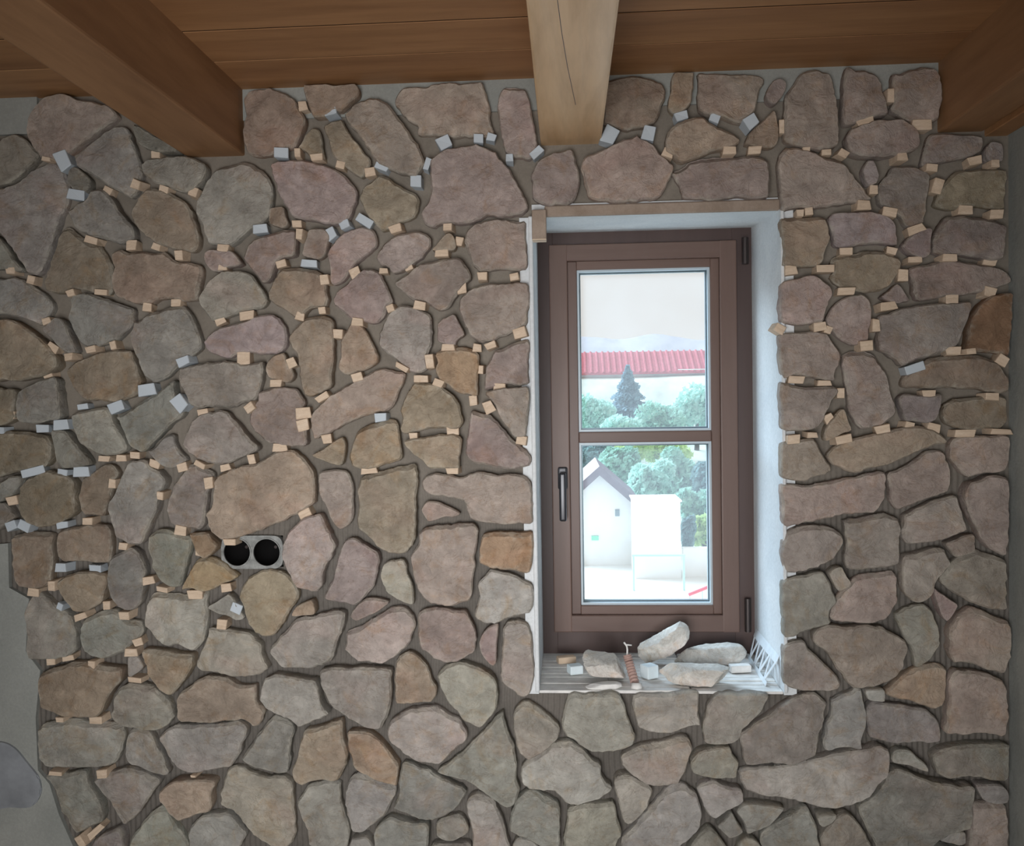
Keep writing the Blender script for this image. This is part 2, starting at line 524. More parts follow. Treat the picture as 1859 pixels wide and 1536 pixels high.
# ceiling planks run along the wall
ceiling = tag(MB().box(X_L - 0.2, X_R + 0.2, ROOM_Y - 0.2, WALL_T, Z_C + 0.022, Z_C + 0.3).build('ceiling', M['plank']), kind='structure')
yy = 0.0
seams = [PY(1400, 80, 0).x]
y_edges = [0.05]
for vpx in (88, 30):
    y_edges.append(PZ(1000, vpx, Z_C).y)
while y_edges[-1] > ROOM_Y:
    y_edges.append(y_edges[-1] - 0.145)
for i in range(len(y_edges) - 1):
    pk = MB().box(X_L, X_R, y_edges[i + 1] + 0.0026, y_edges[i] - 0.0026, Z_C + RND.uniform(0, 0.0015), Z_C + 0.0215, bevel=0.0006)
    pk.build('plank', M['plank'], ceiling)


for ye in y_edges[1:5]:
    MB().box(X_L, X_R, ye - 0.0025, ye + 0.0025, Z_C + 0.0020, Z_C + 0.012).build('seam_shade_strip', M['seam_shade'], ceiling)  # dark strips stand in for the shade in the plank seams


def beam(x0, x1, label, z0=Z_B, mat='beam'):
    o = MB().box(x0, x1, ROOM_Y, 0.06, z0, Z_C + 0.01, bevel=0.005, seg=2).build('ceiling_beam', M[mat])
    # drying cracks along the underside
    return tag(o, label, 'beam', kind='structure')


beam(PY(331, 274, -0.03).x, PY(436, 274, -0.03).x, 'brown timber ceiling beam above the upper left stones')
mb_ = beam(PY(981, 256, -0.03).x, PY(1092, 256, -0.03).x, 'brightly lit timber ceiling beam ending above the window', mat='beam_lit')
beam(PY(1712, 236, -0.03).x, PY(1797, 243, -0.03).x, 'dark timber ceiling beam beside the right corner', z0=PY(1712, 234, -0.03).z)
fb = MB().box(PY(1797, 243, -0.03).x + 0.002, X_R - 0.001, ROOM_Y, 0.02, PY(1712, 234, -0.03).z - 0.012, PY(1712, 234, -0.03).z + 0.02, bevel=0.002)
tag(fb.build('trim_1', M['plank']), kind='structure')
# long drying crack on the middle beam: a thin dark recessed split
cr = MB()
cpts = [PZ(1012, 0, Z_B), PZ(1020, 60, Z_B), PZ(1030, 120, Z_B), PZ(1045, 190, Z_B)]
for a_, b_ in zip(cpts, cpts[1:]):
    d_ = (b_ - a_); s_ = Vector((d_.y, -d_.x, 0)).normalized() * 0.0006
    cr.hexa([a_ - s_ - Vector((0, 0, 0.0004)), a_ + s_ - Vector((0, 0, 0.0004)), b_ + s_ - Vector((0, 0, 0.0004)), b_ - s_ - Vector((0, 0, 0.0004)),
             a_ - s_ + Vector((0, 0, 0.002)), a_ + s_ + Vector((0, 0, 0.002)), b_ + s_ + Vector((0, 0, 0.002)), b_ - s_ + Vector((0, 0, 0.002))])
cr.build('drying_crack', M['frame_dark'], mb_)

# ------------------------------------------------------------------ window reveal
def reveal(name, pts_front, pts_back, off, mat):
    """wedge between an edge of the wall opening and the matching edge of the frame"""
    a0, a1 = pts_front; b0, b1 = pts_back
    o = Vector(off)
    return MB().hexa([a0, a1, b1, b0, a0 + o, a1 + o, b1 + o, b0 + o]).build(name, mat, wall_back)


yf, yb = -0.012, FR_Y + 0.05
C = lambda x, y, z: Vector((x, y, z))
reveal('jamb', (C(OX0, yf, OZ0 - 0.009), C(OX0, yf, OZ1)), (C(GX0, yb, GZ0 - 0.009), C(GX0, yb, GZ1)), (-RT, 0, 0), M['reveal'])
reveal('jamb', (C(OX1, yf, OZ0 - 0.009), C(OX1, yf, OZ1)), (C(GX1, yb, GZ0 - 0.009), C(GX1, yb, GZ1)), (RT, 0, 0), M['reveal'])
reveal('lintel_soffit', (C(OX0, yf, OZ1), C(OX1, yf, OZ1)), (C(GX0, yb, GZ1), C(GX1, yb, GZ1)), (0, 0, RT), M['reveal'])
# rough mortar edge of the lintel
lz1 = PY(1190, 368, -0.02).z
MB().box(OX0 + 0.03, OX1 - 0.002, -0.024, -0.012, OZ1 - 0.001, lz1, bevel=0.003).build('lintel_edge', M['lintel'], wall_back)
# corner beads of the two jambs
MB().box(OX0 - 0.008, OX0 + 0.002, -0.03, 0.0, OZ0, OZ1, bevel=0.002).build('corner_bead', M['reveal'], wall_back)
MB().box(OX1 - 0.002, OX1 + 0.006, -0.028, 0.0, OZ0, OZ1, bevel=0.002).build('corner_bead', M['reveal'], wall_back)

# rough sill of ribbed clay blocks
SZ = OZ0
sill = tag(MB().box(min(OX0, GX0) - 0.01, max(OX1, GX1) + 0.01, 0.004, FR_Y + 0.06, SZ - 0.06, SZ - 0.006).build('trim_2', M['clay']), kind='structure')
nrib = 13
sy0, sy1 = -0.012, FR_Y + 0.03
for i in range(nrib):
    ya = sy0 + (sy1 - sy0) * i / nrib; yb_ = sy0 + (sy1 - sy0) * (i + 1) / nrib
    for (xa, xb) in ((OX0, OX0 + 0.17), (OX0 + 0.173, OX0 + 0.36), (OX0 + 0.363, OX1)):
        dz = RND.uniform(-0.0025, 0.0)
        MB().box(xa + 0.0008, xb - 0.0008, ya + 0.0014, yb_ - 0.0014, SZ - 0.008, SZ + dz, bevel=0.0012).build('clay_rib', M['clay'], sill)

# ------------------------------------------------------------------ window
win = tag(empty('window_1', (0, 0, 0)), kind='structure')
FD = 0.07
GXc = (GX0 + GX1) / 2
SX0, SX1 = PY(1001, 800, FR_Y - 0.012).x, PY(1340, 800, FR_Y - 0.012).x
SZ1, SZ0 = PY(1175, 440, FR_Y - 0.012).z, PY(1175, 1148, FR_Y - 0.012).z
PX0, PX1 = PY(1051, 800, FR_Y + 0.01).x, PY(1291, 800, FR_Y + 0.01).x
PZ1, PZ0 = PY(1170, 488, FR_Y + 0.01).z, PY(1170, 1098, FR_Y + 0.01).z
fo = FR_Y
# outer frame
MB().box(GX0 - 0.02, SX0 + 0.012, fo, fo + FD, GZ0 - 0.02, GZ1 + 0.02, bevel=0.003).build('frame_jamb', M['frame_dark'], win)
MB().box(SX1 - 0.012, GX1 + 0.02, fo, fo + FD, GZ0 - 0.02, GZ1 + 0.02, bevel=0.003).build('frame_jamb', M['frame_dark'], win)
MB().box(GX0 - 0.015, GX1 + 0.015, fo + 0.001, fo + FD - 0.001, SZ1 - 0.012, GZ1 + 0.019, bevel=0.003).build('frame_head', M['frame_dark'], win)
MB().box(GX0 - 0.015, GX1 + 0.015, fo + 0.001, fo + FD - 0.001, GZ0 - 0.02, SZ0 + 0.012, bevel=0.003).build('frame_bottom', M['frame_dark'], win)
# sash: stiles and rails with a stepped glazing bead
sash = link('sash', bpy.data.meshes.new('sash_core'), M['frame'], win)
sash_mesh = MB()
STL = SX0 + (PX0 - SX0) * 0.66; STR = SX1 - (SX1 - PX1) * 0.66
RTZ = SZ1 - (SZ1 - PZ1) * 0.66; RBZ = SZ0 + (PZ0 - SZ0) * 0.66
ys0, ys1 = fo - 0.014, fo + 0.045
bpy.data.objects.remove(sash)
sash = empty('sash', (0, 0, 0)); sash.parent = win
MB().box(SX0, STL, ys0, ys1, SZ0, SZ1, bevel=0.003, seg=2).build('stile', M['frame'], sash)
MB().box(STR, SX1, ys0, ys1, SZ0, SZ1, bevel=0.003, seg=2).build('stile', M['frame'], sash)
MB().box(SX0 + 0.003, SX1 - 0.003, ys0 + 0.0008, ys1 - 0.001, RTZ, SZ1 - 0.0005, bevel=0.002).build('rail', M['frame_h'], sash)
MB().box(SX0 + 0.003, SX1 - 0.003, ys0 + 0.0008, ys1 - 0.001, SZ0 + 0.0005, RBZ, bevel=0.002).build('rail', M['frame_h'], sash)
# recessed glazing bead
yg = fo + 0.000
MB().box(STL - 0.001, PX0, yg, ys1, RBZ, RTZ, bevel=0.002).build('glazing_bead', M['frame'], sash)
MB().box(PX1, STR + 0.001, yg, ys1, RBZ, RTZ, bevel=0.002).build('glazing_bead', M['frame'], sash)
MB().box(PX0 - 0.001, PX1 + 0.001, yg + 0.0006, ys1, PZ1, RTZ + 0.001, bevel=0.002).build('glazing_bead', M['frame_h'], sash)
MB().box(PX0 - 0.001, PX1 + 0.001, yg + 0.0006, ys1, RBZ - 0.001, PZ0, bevel=0.002).build('glazing_bead', M['frame_h'], sash)
# glazing bar
BZ1, BZ0 = PY(1170, 783, fo).z, PY(1170, 803, fo).z
MB().box(PX0, PX1, yg + 0.003, fo + 0.03, BZ0, BZ1, bevel=0.003, seg=2).build('glazing_bar', M['frame_h'], sash)
# pale seals round each pane, grey spacer bars behind
yp = fo + 0.022
for (z0, z1) in ((PZ0, BZ0), (BZ1, PZ1)):
    t = 0.006
    seal = MB()
    seal.box(PX0, PX0 + t, yp - 0.012, yp, z0, z1).box(PX1 - t, PX1, yp - 0.012, yp, z0, z1)
    seal.box(PX0 + t, PX1 - t, yp - 0.012, yp, z1 - t, z1).box(PX0 + t, PX1 - t, yp - 0.012, yp, z0, z0 + t)
    seal.build('glazing_seal', M['gasket'], sash)
    sp = MB()
    t2 = 0.010
    sp.box(PX0, PX0 + t2, yp + 0.004, yp + 0.016, z0, z1).box(PX1 - t2, PX1, yp + 0.004, yp + 0.016, z0, z1)
    sp.box(PX0 + t2, PX1 - t2, yp + 0.004, yp + 0.016, z1 - t2, z1).box(PX0 + t2, PX1 - t2, yp + 0.004, yp + 0.016, z0, z0 + t2)
    sp.build('spacer_bar', M['spacer_bar'], sash)
    MB().box(PX0, PX1, yp + 0.0005, yp + 0.0035, z0, z1).build('pane', M['glass'], sash)
# handle
hx = PY(1022, 900, fo - 0.014).x
hz1, hz0 = PY(1022, 866, fo - 0.05).z, PY(1022, 946, fo - 0.05).z
h = empty('handle', (0, 0, 0)); h.parent = win
ez = PY(1022, 868, fo - 0.014).z
MB().box(hx - 0.013, hx + 0.013, ys0 - 0.009, ys0 + 0.001, ez - 0.03, ez + 0.03, bevel=0.006, seg=3).build('escutcheon', M['handle'], h)
MB().tube([(hx, ys0, ez), (hx, ys0 - 0.03, ez), (hx, ys0 - 0.038, ez - 0.001)], [0.009, 0.009, 0.008], 14).build('neck', M['handle'], h, True)
MB().box(hx - 0.0095, hx + 0.0095, ys0 - 0.05, ys0 - 0.034, hz0, hz1 + 0.012, bevel=0.006, seg=3).build('lever', M['handle'], h, True)
# hinges
for (v0, v1) in ((432, 480), (1086, 1146)):
    hxx = PY(1352, 450, fo - 0.014).x if v0 < 600 else PY(1357, 1100, fo - 0.014).x
    za, zb = PY(1352, v1, fo - 0.014).z, PY(1352, v0, fo - 0.014).z
    hg = MB().tube([(hxx, ys0 - 0.004, za), (hxx, ys0 - 0.004, zb)], 0.0085, 14)
    hg.build('hinge', M['bronze'], win, False)

# ------------------------------------------------------------------ stones
TILE = {'A': (0, 120, 3.84), 'B': (300, 120, 3.84), 'C': (600, 120, 3.84), 'D': (940, 100, 3.718), 'E': (1380, 100, 3.84),
        'F': (1380, 440, 3.84), 'G': (1380, 780, 3.84), 'H': (1380, 1136, 3.84), 'I': (0, 440, 3.84), 'J': (300, 440, 3.84),
        'K': (600, 440, 3.84), 'L': (0, 780, 3.84), 'M': (300, 780, 3.84), 'N': (600, 780, 3.84), 'O': (0, 1136, 3.84),
        'P': (300, 1136, 3.84), 'Q': (600, 1136, 3.84), 'R': (960, 1136, 3.84)}
# outlines measured on the wall: block of wall, stone colour, outline
STONES = '''
A p 20,40 21,35 26,28 34,22 43,20 50,21 55,24 66,25 74,27 79,31 82,35 78,38 73,42 66,47 60,52 53,57 47,62 41,64 33,66 26,61 22,54 19,47
A d 0,52 4,49 10,47 17,50 20,53 24,58 27,62 22,68 14,77 8,81 0,83 -6,84 -8,52
A g 0,85 10,82 16,77 24,70 32,67 38,67 43,73 46,80 47,88 45,97 42,104 40,112 38,118 36,125 34,133 30,141 26,146 20,145 15,137 8,127 2,119 -6,112 -10,98 -6,88
A g 52,64 58,58 66,52 73,46 80,42 87,42 91,48 94,57 97,66 99,75 96,82 95,87 91,92 88,90 82,87 76,84 70,80 64,76 58,73 53,70
A d 93,41 98,42 106,47 114,51 122,56 126,60 122,61 113,61 107,60 101,57 98,55 95,50
A d 48,73 52,70 58,74 63,79 63,84 60,88 54,88 50,85 47,80
A g 100,70 104,66 112,65 122,63 130,63 138,65 144,69 145,73 143,79 139,84 134,87 130,89 123,87 117,84 109,82 103,77
A g 51,99 55,95 62,91 65,87 70,85 75,88 80,93 84,101 89,107 94,113 94,120 90,124 84,124 77,122 68,120 60,117 54,114 51,107 48,102
A b 99,91 103,85 110,85 119,88 126,92 132,98 135,104 137,111 139,119 138,127 134,130 127,129 118,127 110,124 105,120 100,116 95,110 92,104 95,97
A b 41,114 47,112 55,118 62,122 68,124 73,131 77,140 78,150 77,156 74,160 67,158 60,157 52,155 48,156 46,159 38,159 33,156 32,150 34,142 36,133 38,125
A g -4,118 0,120 6,127 11,135 16,142 13,144 6,142 0,142 -6,140
I b 79,9 84,5 90,7 98,6 107,7 114,6 119,10 123,13 133,14 140,16 141,22 139,30 138,40 133,41 126,41 118,39 110,41 104,43 97,43 90,41 82,38 79,33 79,25 80,18
B t 54,22 57,17 64,15 71,14 77,16 84,19 91,24 93,29 97,35 98,40 95,46 92,53 90,57 84,58 78,60 72,62 65,63 59,62 56,58 54,52 54,44 56,36 55,29
B t 97,15 102,12 111,13 120,14 128,13 133,13 136,17 135,21 130,26 124,31 119,32 112,36 104,36 101,31 99,24
B t 110,42 117,39 123,37 126,42 130,49 135,55 139,61 143,64 143,69 139,76 136,78 131,75 125,70 120,66 117,62 115,56 113,50
B t 92,57 95,53 98,47 103,42 107,44 109,50 110,58 111,65 105,65 100,62 97,59
C p 10,34 14,29 20,24 28,22 36,24 42,28 47,35 52,42 57,49 61,55 64,62 66,67 63,73 60,77 52,76 44,74 38,71 33,68 28,61 23,53 18,47 13,41
B y 30,78 33,73 40,69 47,68 54,66 61,68 67,72 72,78 75,84 75,92 74,99 72,105 68,110 62,112 56,117 50,123 43,126 36,125 30,124 27,118 26,111 22,104 22,97 24,90 27,84
B p 74,70 78,67 86,66 96,65 104,67 112,69 119,72 126,77 131,82 134,88 133,95 131,100 129,106 124,110 117,111 110,110 102,108 94,107 89,105 85,98 80,91 78,84 76,78
B t 73,99 82,98 84,104 86,110 82,113 75,111 72,108
B p 57,131 60,124 65,119 73,117 80,115 88,114 92,116 92,124 91,132 86,134 80,136 77,141 75,147 71,151 68,151 64,146 59,139 56,135
B p 28,130 33,128 40,129 47,129 52,134 54,138 50,140 44,141 40,144 33,143 29,138
B p 100,114 106,113 112,114 115,119 114,124 112,131 108,135 101,134 96,132 97,125 99,119
B p 124,116 131,113 138,112 144,113 147,118 148,124 144,129 138,134 132,139 128,145 124,150 117,153 115,148 115,141 113,134 114,128 119,121
J y 25,40 28,35 32,28 37,23 43,20 50,20 57,21 62,24 66,30 70,36 71,42 68,46 61,47 53,49 45,52 39,54 34,56 30,50 26,44
C p 45,26 46,20 49,15 57,14 66,14 75,12 84,11 94,12 104,11 107,14 109,21 111,29 112,37 114,46 113,49 104,49 94,49 84,49 75,48 67,48 60,47 61,41 55,39 52,36 49,32
C p 118,18 121,14 130,14 136,16 139,25 141,35 143,45 144,53 143,60 139,65 132,64 126,63 122,59 120,52 118,44 117,34 116,27
C p 70,66 76,61 84,58 92,56 101,55 110,58 116,61 119,66 125,73 129,80 133,87 136,93 138,99 135,103 127,105 118,105 108,105 100,109 95,110 86,110 78,110 72,113 66,110 63,104 67,98 70,90 70,80 70,72
C t 24,83 29,79 34,75 40,77 45,81 52,85 59,88 62,93 61,100 57,106 50,109 43,113 36,115 31,110 26,105 23,99 20,93
C p 34,128 40,122 46,118 53,116 60,115 67,117 70,120 70,126 67,130 64,134 58,138 54,141 49,144 44,145 40,140 35,139 32,134
C t 71,129 75,124 80,118 84,117 87,120 88,126 86,129 79,129
C p 95,115 100,110 108,107 116,106 124,107 130,108 136,108 136,118 137,128 137,141 130,142 120,142 110,143 103,143 99,138 96,130 93,123
K p 44,28 50,24 57,20 63,15 72,13 81,11 90,11 94,14 97,20 98,26 94,29 92,33 89,37 86,41 83,45 78,48 72,46 68,43 62,41 57,40 52,36 47,32
K p 4,36 9,32 14,27 19,22 24,19 30,19 35,21 38,28 41,35 44,41 40,45 38,51 34,56 29,57 23,55 17,55 12,52 8,48 2,42
K m 41,49 46,45 54,44 61,46 68,49 71,54 71,62 71,70 69,76 67,81 68,88 63,91 57,91 52,87 47,83 40,78 34,73 33,66 35,60 38,54
K p 90,40 95,34 103,30 112,29 122,29 131,28 138,29 139,38 138,48 137,57 131,61 125,64 118,67 112,69 104,70 98,66 94,59 91,53 89,47
K p 75,57 80,53 86,50 89,54 92,60 94,65 89,68 87,72 80,71 75,69 75,62
K o 73,78 78,74 86,73 95,73 103,77 104,85 103,95 103,107 96,106 89,105 83,100 77,96 73,90 75,84
K p 108,88 112,80 115,75 121,73 129,69 137,67 139,72 138,82 138,92 139,98 131,100 122,99 114,102 107,103 108,95
K p 108,105 118,102 128,101 138,101 139,110 138,120 137,130 136,135 129,136 125,131 121,126 117,119 114,112
K t 52,110 54,104 58,98 66,98 74,99 80,102 86,106 90,112 92,119 93,126 89,130 80,130 70,130 60,132 52,134 49,131 50,122 49,115
J r 101,121 108,113 116,106 124,101 133,96 142,91 150,88 159,89 167,91 167,96 164,102 161,110 156,117 150,118 144,120 137,122 130,125 122,129 115,133 108,136 104,137 102,130
K t 7,70 10,63 14,57 18,56 23,59 27,65 31,73 34,82 31,86 25,89 18,91 11,93 6,88 7,80
N t 51,8 57,6 66,5 76,3 88,3 92,7 91,14 90,21 90,27 84,27 76,27 69,27 65,22 60,18 55,14
K p 98,117 105,119 111,120 116,124 121,130 127,137 133,142 138,146 140,152 138,156 130,158 118,158 108,155 100,154 95,149 94,141 96,131 97,123
K t 20,130 26,127 34,125 40,123 46,124 48,132 49,141 50,150 45,153 38,155 30,158 22,158 15,156 13,150 15,141 17,134
J t 72,36 75,29 78,22 82,18 90,17 100,18 108,20 112,25 113,32 114,40 112,45 106,46 100,47 97,51 93,54 88,51 82,46 76,43 73,40
J m 27,70 32,63 38,60 47,57 56,55 65,51 72,50 79,52 83,58 85,65 84,73 80,77 73,78 65,78 57,77 50,78 44,81 39,80 35,78 30,76
J q 86,68 90,61 94,56 99,52 106,51 113,51 117,54 118,62 118,72 118,82 117,92 116,101 110,105 104,107 98,107 95,99 94,90 93,80 89,74
J t 70,88 72,82 77,78 83,77 85,83 88,87 90,92 89,96 85,98 78,96 73,95 71,92
J y 11,88 18,86 28,84 38,83 46,83 55,85 63,84 68,83 69,90 67,98 65,105 62,110 55,112 47,115 38,115 30,115 22,116 17,113 14,106 11,99 10,93
J p 65,105 71,102 78,101 86,101 91,102 95,106 97,112 97,118 99,125 99,133 100,140 95,142 87,142 79,141 73,140 67,136 61,130 58,124 59,119 62,114 64,110
J m 20,123 26,119 34,118 42,117 47,122 53,128 58,134 63,139 66,144 61,147 54,150 47,153 38,155 29,153 22,150 16,145 13,140 15,133 18,127
M t 102,18 110,13 117,8 124,5 126,12 125,20 123,25 116,24 108,21
I g -6,26 2,25 10,24 18,27 25,32 31,36 35,41 36,46 34,51 31,55 27,58 22,55 14,53 6,51 0,50 -6,49
I b -6,56 2,54 8,54 14,56 20,60 26,64 32,69 36,73 39,77 42,82 41,88 37,91 32,93 25,95 16,97 6,96 -4,95
I g 31,61 35,57 39,53 44,53 47,57 49,63 52,70 54,76 50,78 45,76 42,73 38,68 33,64
I g 49,39 52,36 60,35 67,37 75,39 82,42 89,45 93,47 93,53 91,59 86,64 80,69 74,71 67,73 60,73 55,70 52,65 49,58 48,52 50,46
I g 94,56 100,51 106,48 114,46 122,44 129,45 133,50 137,57 139,64 141,70 139,75 134,79 128,83 123,88 117,94 112,97 107,98 102,94 99,88 96,80 93,72 92,63
I b 46,90 50,85 57,82 66,78 75,76 85,75 92,76 94,82 97,90 99,97 97,103 93,107 87,110 79,112 70,110 62,111 57,108 52,103 48,97
I g 15,104 20,101 27,97 34,95 40,94 42,102 43,112 44,122 38,124 30,126 22,126 15,125 13,119 13,111
I b -6,101 3,102 11,102 12,109 11,116 12,122 8,126 0,128 -6,128
I g 50,121 55,118 61,117 68,115 75,115 78,120 82,128 86,135 89,142 88,146 82,148 75,149 68,147 61,143 57,139 54,133 51,127
I g 82,121 89,117 96,113 103,108 110,104 116,100 121,96 123,101 123,108 126,113 129,119 125,123 119,128 113,134 107,140 102,145 97,146 92,143 89,136 86,129
L b -6,3 4,1 14,1 24,2 32,4 36,8 37,15 36,21 33,25 25,27 16,29 8,31 0,33 -6,33
L g 37,0 42,0 47,1 51,6 55,11 60,17 64,24 58,26 50,27 43,27 40,22 39,14
L g 103,15 108,12 113,6 118,3 121,4 122,10 126,16 130,21 127,24 121,27 115,26 109,22
L b 16,40 20,34 27,31 34,28 42,30 49,32 53,37 54,45 54,54 52,60 47,63 40,66 32,68 25,67 19,63 15,58 14,52
L b 58,33 65,30 70,25 76,24 80,26 82,31 79,37 78,43 76,50 74,55 73,60 66,60 58,60 56,54 55,46
L g -6,40 2,36 9,32 15,32 17,35 15,40 12,45 6,47 4,50 -6,48
L d -6,52 4,51 8,56 11,61 6,65 0,70 -6,70
L g 90,23 96,21 102,21 107,26 112,29 117,34 117,39 113,43 111,50 110,57 107,63 104,70 102,76 99,80 93,80 87,78 82,74 79,66 77,60 75,55 77,50 81,44 84,37 87,30
L m 119,44 122,36 127,30 132,24 137,23 141,26 147,29 149,33 147,38 145,43 144,52 143,60 142,67 138,70 130,69 122,68 117,64 116,56 117,49
L b 39,72 46,69 56,67 66,66 75,66 77,72 78,80 77,88 76,93 66,93 55,92 45,92 40,89 38,82
L g 105,73 111,69 118,70 126,73 133,75 133,82 131,90 129,98 127,105 125,110 119,110 113,107 108,102 105,97 104,89 103,80
L b 9,75 15,72 24,71 36,73 36,82 37,92 36,102 35,108 27,111 18,110 12,106 10,97 9,86
L g 79,89 85,85 91,82 97,85 100,92 102,98 101,105 101,113 99,120 95,125 90,126 84,123 79,116 77,108 77,98
L b 41,107 46,102 54,99 63,98 71,99 76,100 76,107 74,113 72,120 66,124 58,127 52,126 48,120 44,114
L y 21,118 26,112 31,116 36,121 43,125 50,130 53,137 54,146 53,154 48,158 40,160 32,160 23,160 20,155 20,146 19,137 18,128
L g 58,133 64,129 72,126 80,125 84,129 90,133 98,135 100,141 96,146 91,151 85,156 77,159 68,160 60,158 56,153 55,146 56,139
L w 102,120 106,114 113,115 122,115 130,116 137,115 143,113 143,121 144,130 144,139 142,147 139,152 135,154 130,153 124,150 116,151 110,148 105,142 100,136 100,128
M o 18,72 25,71 31,71 34,76 38,80 36,84 32,88 28,89 24,85 21,79
M o 18,97 22,90 29,89 35,90 41,94 47,99 51,102 47,105 40,108 34,111 28,113 20,111 12,111 14,105
M q 33,46 34,37 37,32 45,28 54,25 63,24 69,20 76,16 83,14 89,14 95,18 100,24 104,30 105,38 105,46 104,52 98,55 92,59 84,63 75,67 65,71 56,74 47,76 38,76 33,72 30,65 28,59 32,54
M p 107,30 114,28 122,28 127,30 130,36 131,43 131,52 131,61 128,66 122,70 116,66 113,59 110,52 107,46 106,38
M y 92,66 97,61 104,59 109,58 113,65 116,72 119,80 117,88 113,94 111,101 110,109 105,113 99,111 93,110 90,106 87,100 84,93 82,86 84,78 87,71
M p 122,84 126,77 131,75 137,78 143,82 149,86 150,92 148,100 146,108 142,114 138,118 133,123 126,122 118,121 110,119 112,112 116,105 118,97 120,90
M t 52,112 56,105 62,101 69,98 77,98 83,100 88,105 92,111 93,116 90,122 86,129 82,136 77,142 71,145 66,143 61,138 57,131 54,123 51,117
M t 89,129 92,123 97,120 103,118 105,123 105,128 98,129
M g 29,124 34,121 40,117 45,114 49,118 52,124 56,131 51,133 44,130 36,128
P y 31,1 38,2 47,3 56,4 61,6 63,10 67,13 67,19 70,25 72,30 67,33 60,35 51,35 43,34 34,32 26,32 21,29 23,22 27,14 30,7
P y 72,17 76,12 80,7 85,2 90,-4 97,-7 105,-7 114,-10 122,-11 126,-9 125,-2 123,5 120,12 118,19 116,24 109,28 101,30 91,30 82,30 77,26 73,22
N r 20,37 22,32 29,30 37,28 45,26 53,25 59,24 61,30 61,39 60,48 60,57 60,66 60,75 57,81 52,86 46,87 40,86 34,82 29,77 24,73 19,68 19,60 20,52 19,44
N p 63,37 67,32 72,30 81,31 90,33 98,31 105,29 112,31 121,31 130,31 137,33 140,37 141,46 141,55 141,65 132,65 121,66 110,65 102,64 97,61 95,54 93,50 85,48 76,46 68,45 64,42
N p 63,56 67,50 74,50 81,53 87,56 91,59 85,61 79,61 74,63 68,64 65,60
N o 105,78 107,72 114,71 124,71 134,71 141,71 142,80 141,90 139,99 135,100 128,98 119,97 110,95 104,92 104,85
N p 62,72 66,68 74,67 84,66 94,65 100,65 103,70 103,78 101,86 101,94 100,102 99,110 98,118 92,121 84,123 76,122 69,121 64,117 60,110 58,103 57,95 56,89 59,83 62,78
N y 37,94 42,91 50,90 53,94 54,101 57,107 58,114 58,122 52,121 46,118 40,114 37,108 35,103
N w 103,106 108,101 112,97 120,99 128,101 135,105 141,108 142,116 141,124 139,128 131,130 123,132 115,135 107,134 101,131 101,125 104,117 103,111
N p 14,130 17,124 22,119 27,117 34,118 41,120 37,124 31,128 24,131 18,133
Q p 106,5 111,0 117,-2 117,7 116,16 116,25 113,27 108,23 105,18 104,11
Q w 120,2 124,-3 132,-4 138,0 141,8 141,17 142,26 142,36 140,46 138,49 133,51 127,46 121,42 118,37 119,28 119,18 120,9
Q p 11,5 18,2 26,-3 34,-8 41,-12 48,-13 54,-11 58,-6 59,1 57,8 54,14 48,19 42,24 35,27 27,26 19,25 13,21 10,17
Q p 61,-8 66,-12 76,-13 86,-11 94,-11 98,-5 101,1 102,8 101,16 96,21 89,25 82,26 75,24 69,20 63,16 61,9 61,0
O b 28,34 33,30 42,28 53,25 62,26 70,27 78,28 85,29 87,34 84,40 79,46 76,51 74,57 70,62 62,63 52,62 44,62 39,60 31,57 29,50 27,42
O y 80,50 84,43 90,39 98,40 107,42 112,46 117,52 120,58 121,64 117,69 111,73 102,73 93,71 85,70 80,66 78,60 80,56
O q 100,16 108,16 117,17 126,19 135,20 135,28 131,35 127,41 123,46 119,48 113,45 108,40 104,33 102,25
O g 89,22 95,21 98,24 100,29 96,33 90,36 89,30
O g 26,73 31,68 40,67 50,66 60,68 70,68 79,69 84,71 86,77 85,84 83,90 80,96 72,99 62,99 52,99 43,98 35,99 29,95 27,88 26,80
O w 88,78 91,72 98,72 104,74 107,79 110,86 114,92 116,98 118,103 113,104 106,102 98,99 90,97 87,92 87,85
P w -5,78 0,73 6,70 14,69 24,69 34,69 44,67 52,66 57,69 57,76 54,83 52,90 47,97 40,99 31,101 22,103 14,102 7,98 1,92 -2,85
O g 33,104 38,102 46,103 54,101 60,102 61,109 65,115 69,121 72,128 72,136 66,139 58,143 54,144 50,138 46,131 43,123 40,114 36,108
O g 66,107 72,103 80,101 88,99 97,100 104,104 111,107 112,110 107,116 103,122 98,130 91,136 87,138 83,134 80,128 76,121 70,114
O q 112,116 116,111 121,107 130,106 140,106 149,107 151,110 148,117 149,124 146,129 138,131 131,134 125,135 120,130 117,125 113,121
O g 64,152 70,146 78,142 84,140 87,146 87,156 86,166 76,168 62,162
O w 91,148 97,140 101,134 106,129 112,126 117,129 120,135 124,142 128,148 131,155 125,162 110,165 92,165 89,155
P g 15,145 20,137 25,133 31,131 37,131 43,130 48,134 52,140 56,146 53,153 46,160 30,165 18,160 16,152
P t 8,52 11,46 18,41 26,36 34,35 42,36 50,41 57,42 63,42 63,49 64,55 69,60 68,65 65,70 61,71 57,67 53,65 44,67 34,68 24,68 15,67 9,65 8,59
P y 66,47 69,38 74,34 81,33 90,35 98,36 105,37 108,43 109,50 111,56 115,60 109,64 103,66 97,69 93,70 88,65 81,62 74,59 68,56 65,52
P y 108,35 110,30 118,28 128,29 138,28 150,29 158,30 158,40 158,50 157,58 154,65 151,71 145,71 138,69 131,66 125,62 118,57 113,50 109,42
P g 53,93 57,86 62,79 67,72 72,66 76,63 81,65 87,68 90,73 88,80 87,88 87,96 85,102 78,103 71,101 64,99 57,96
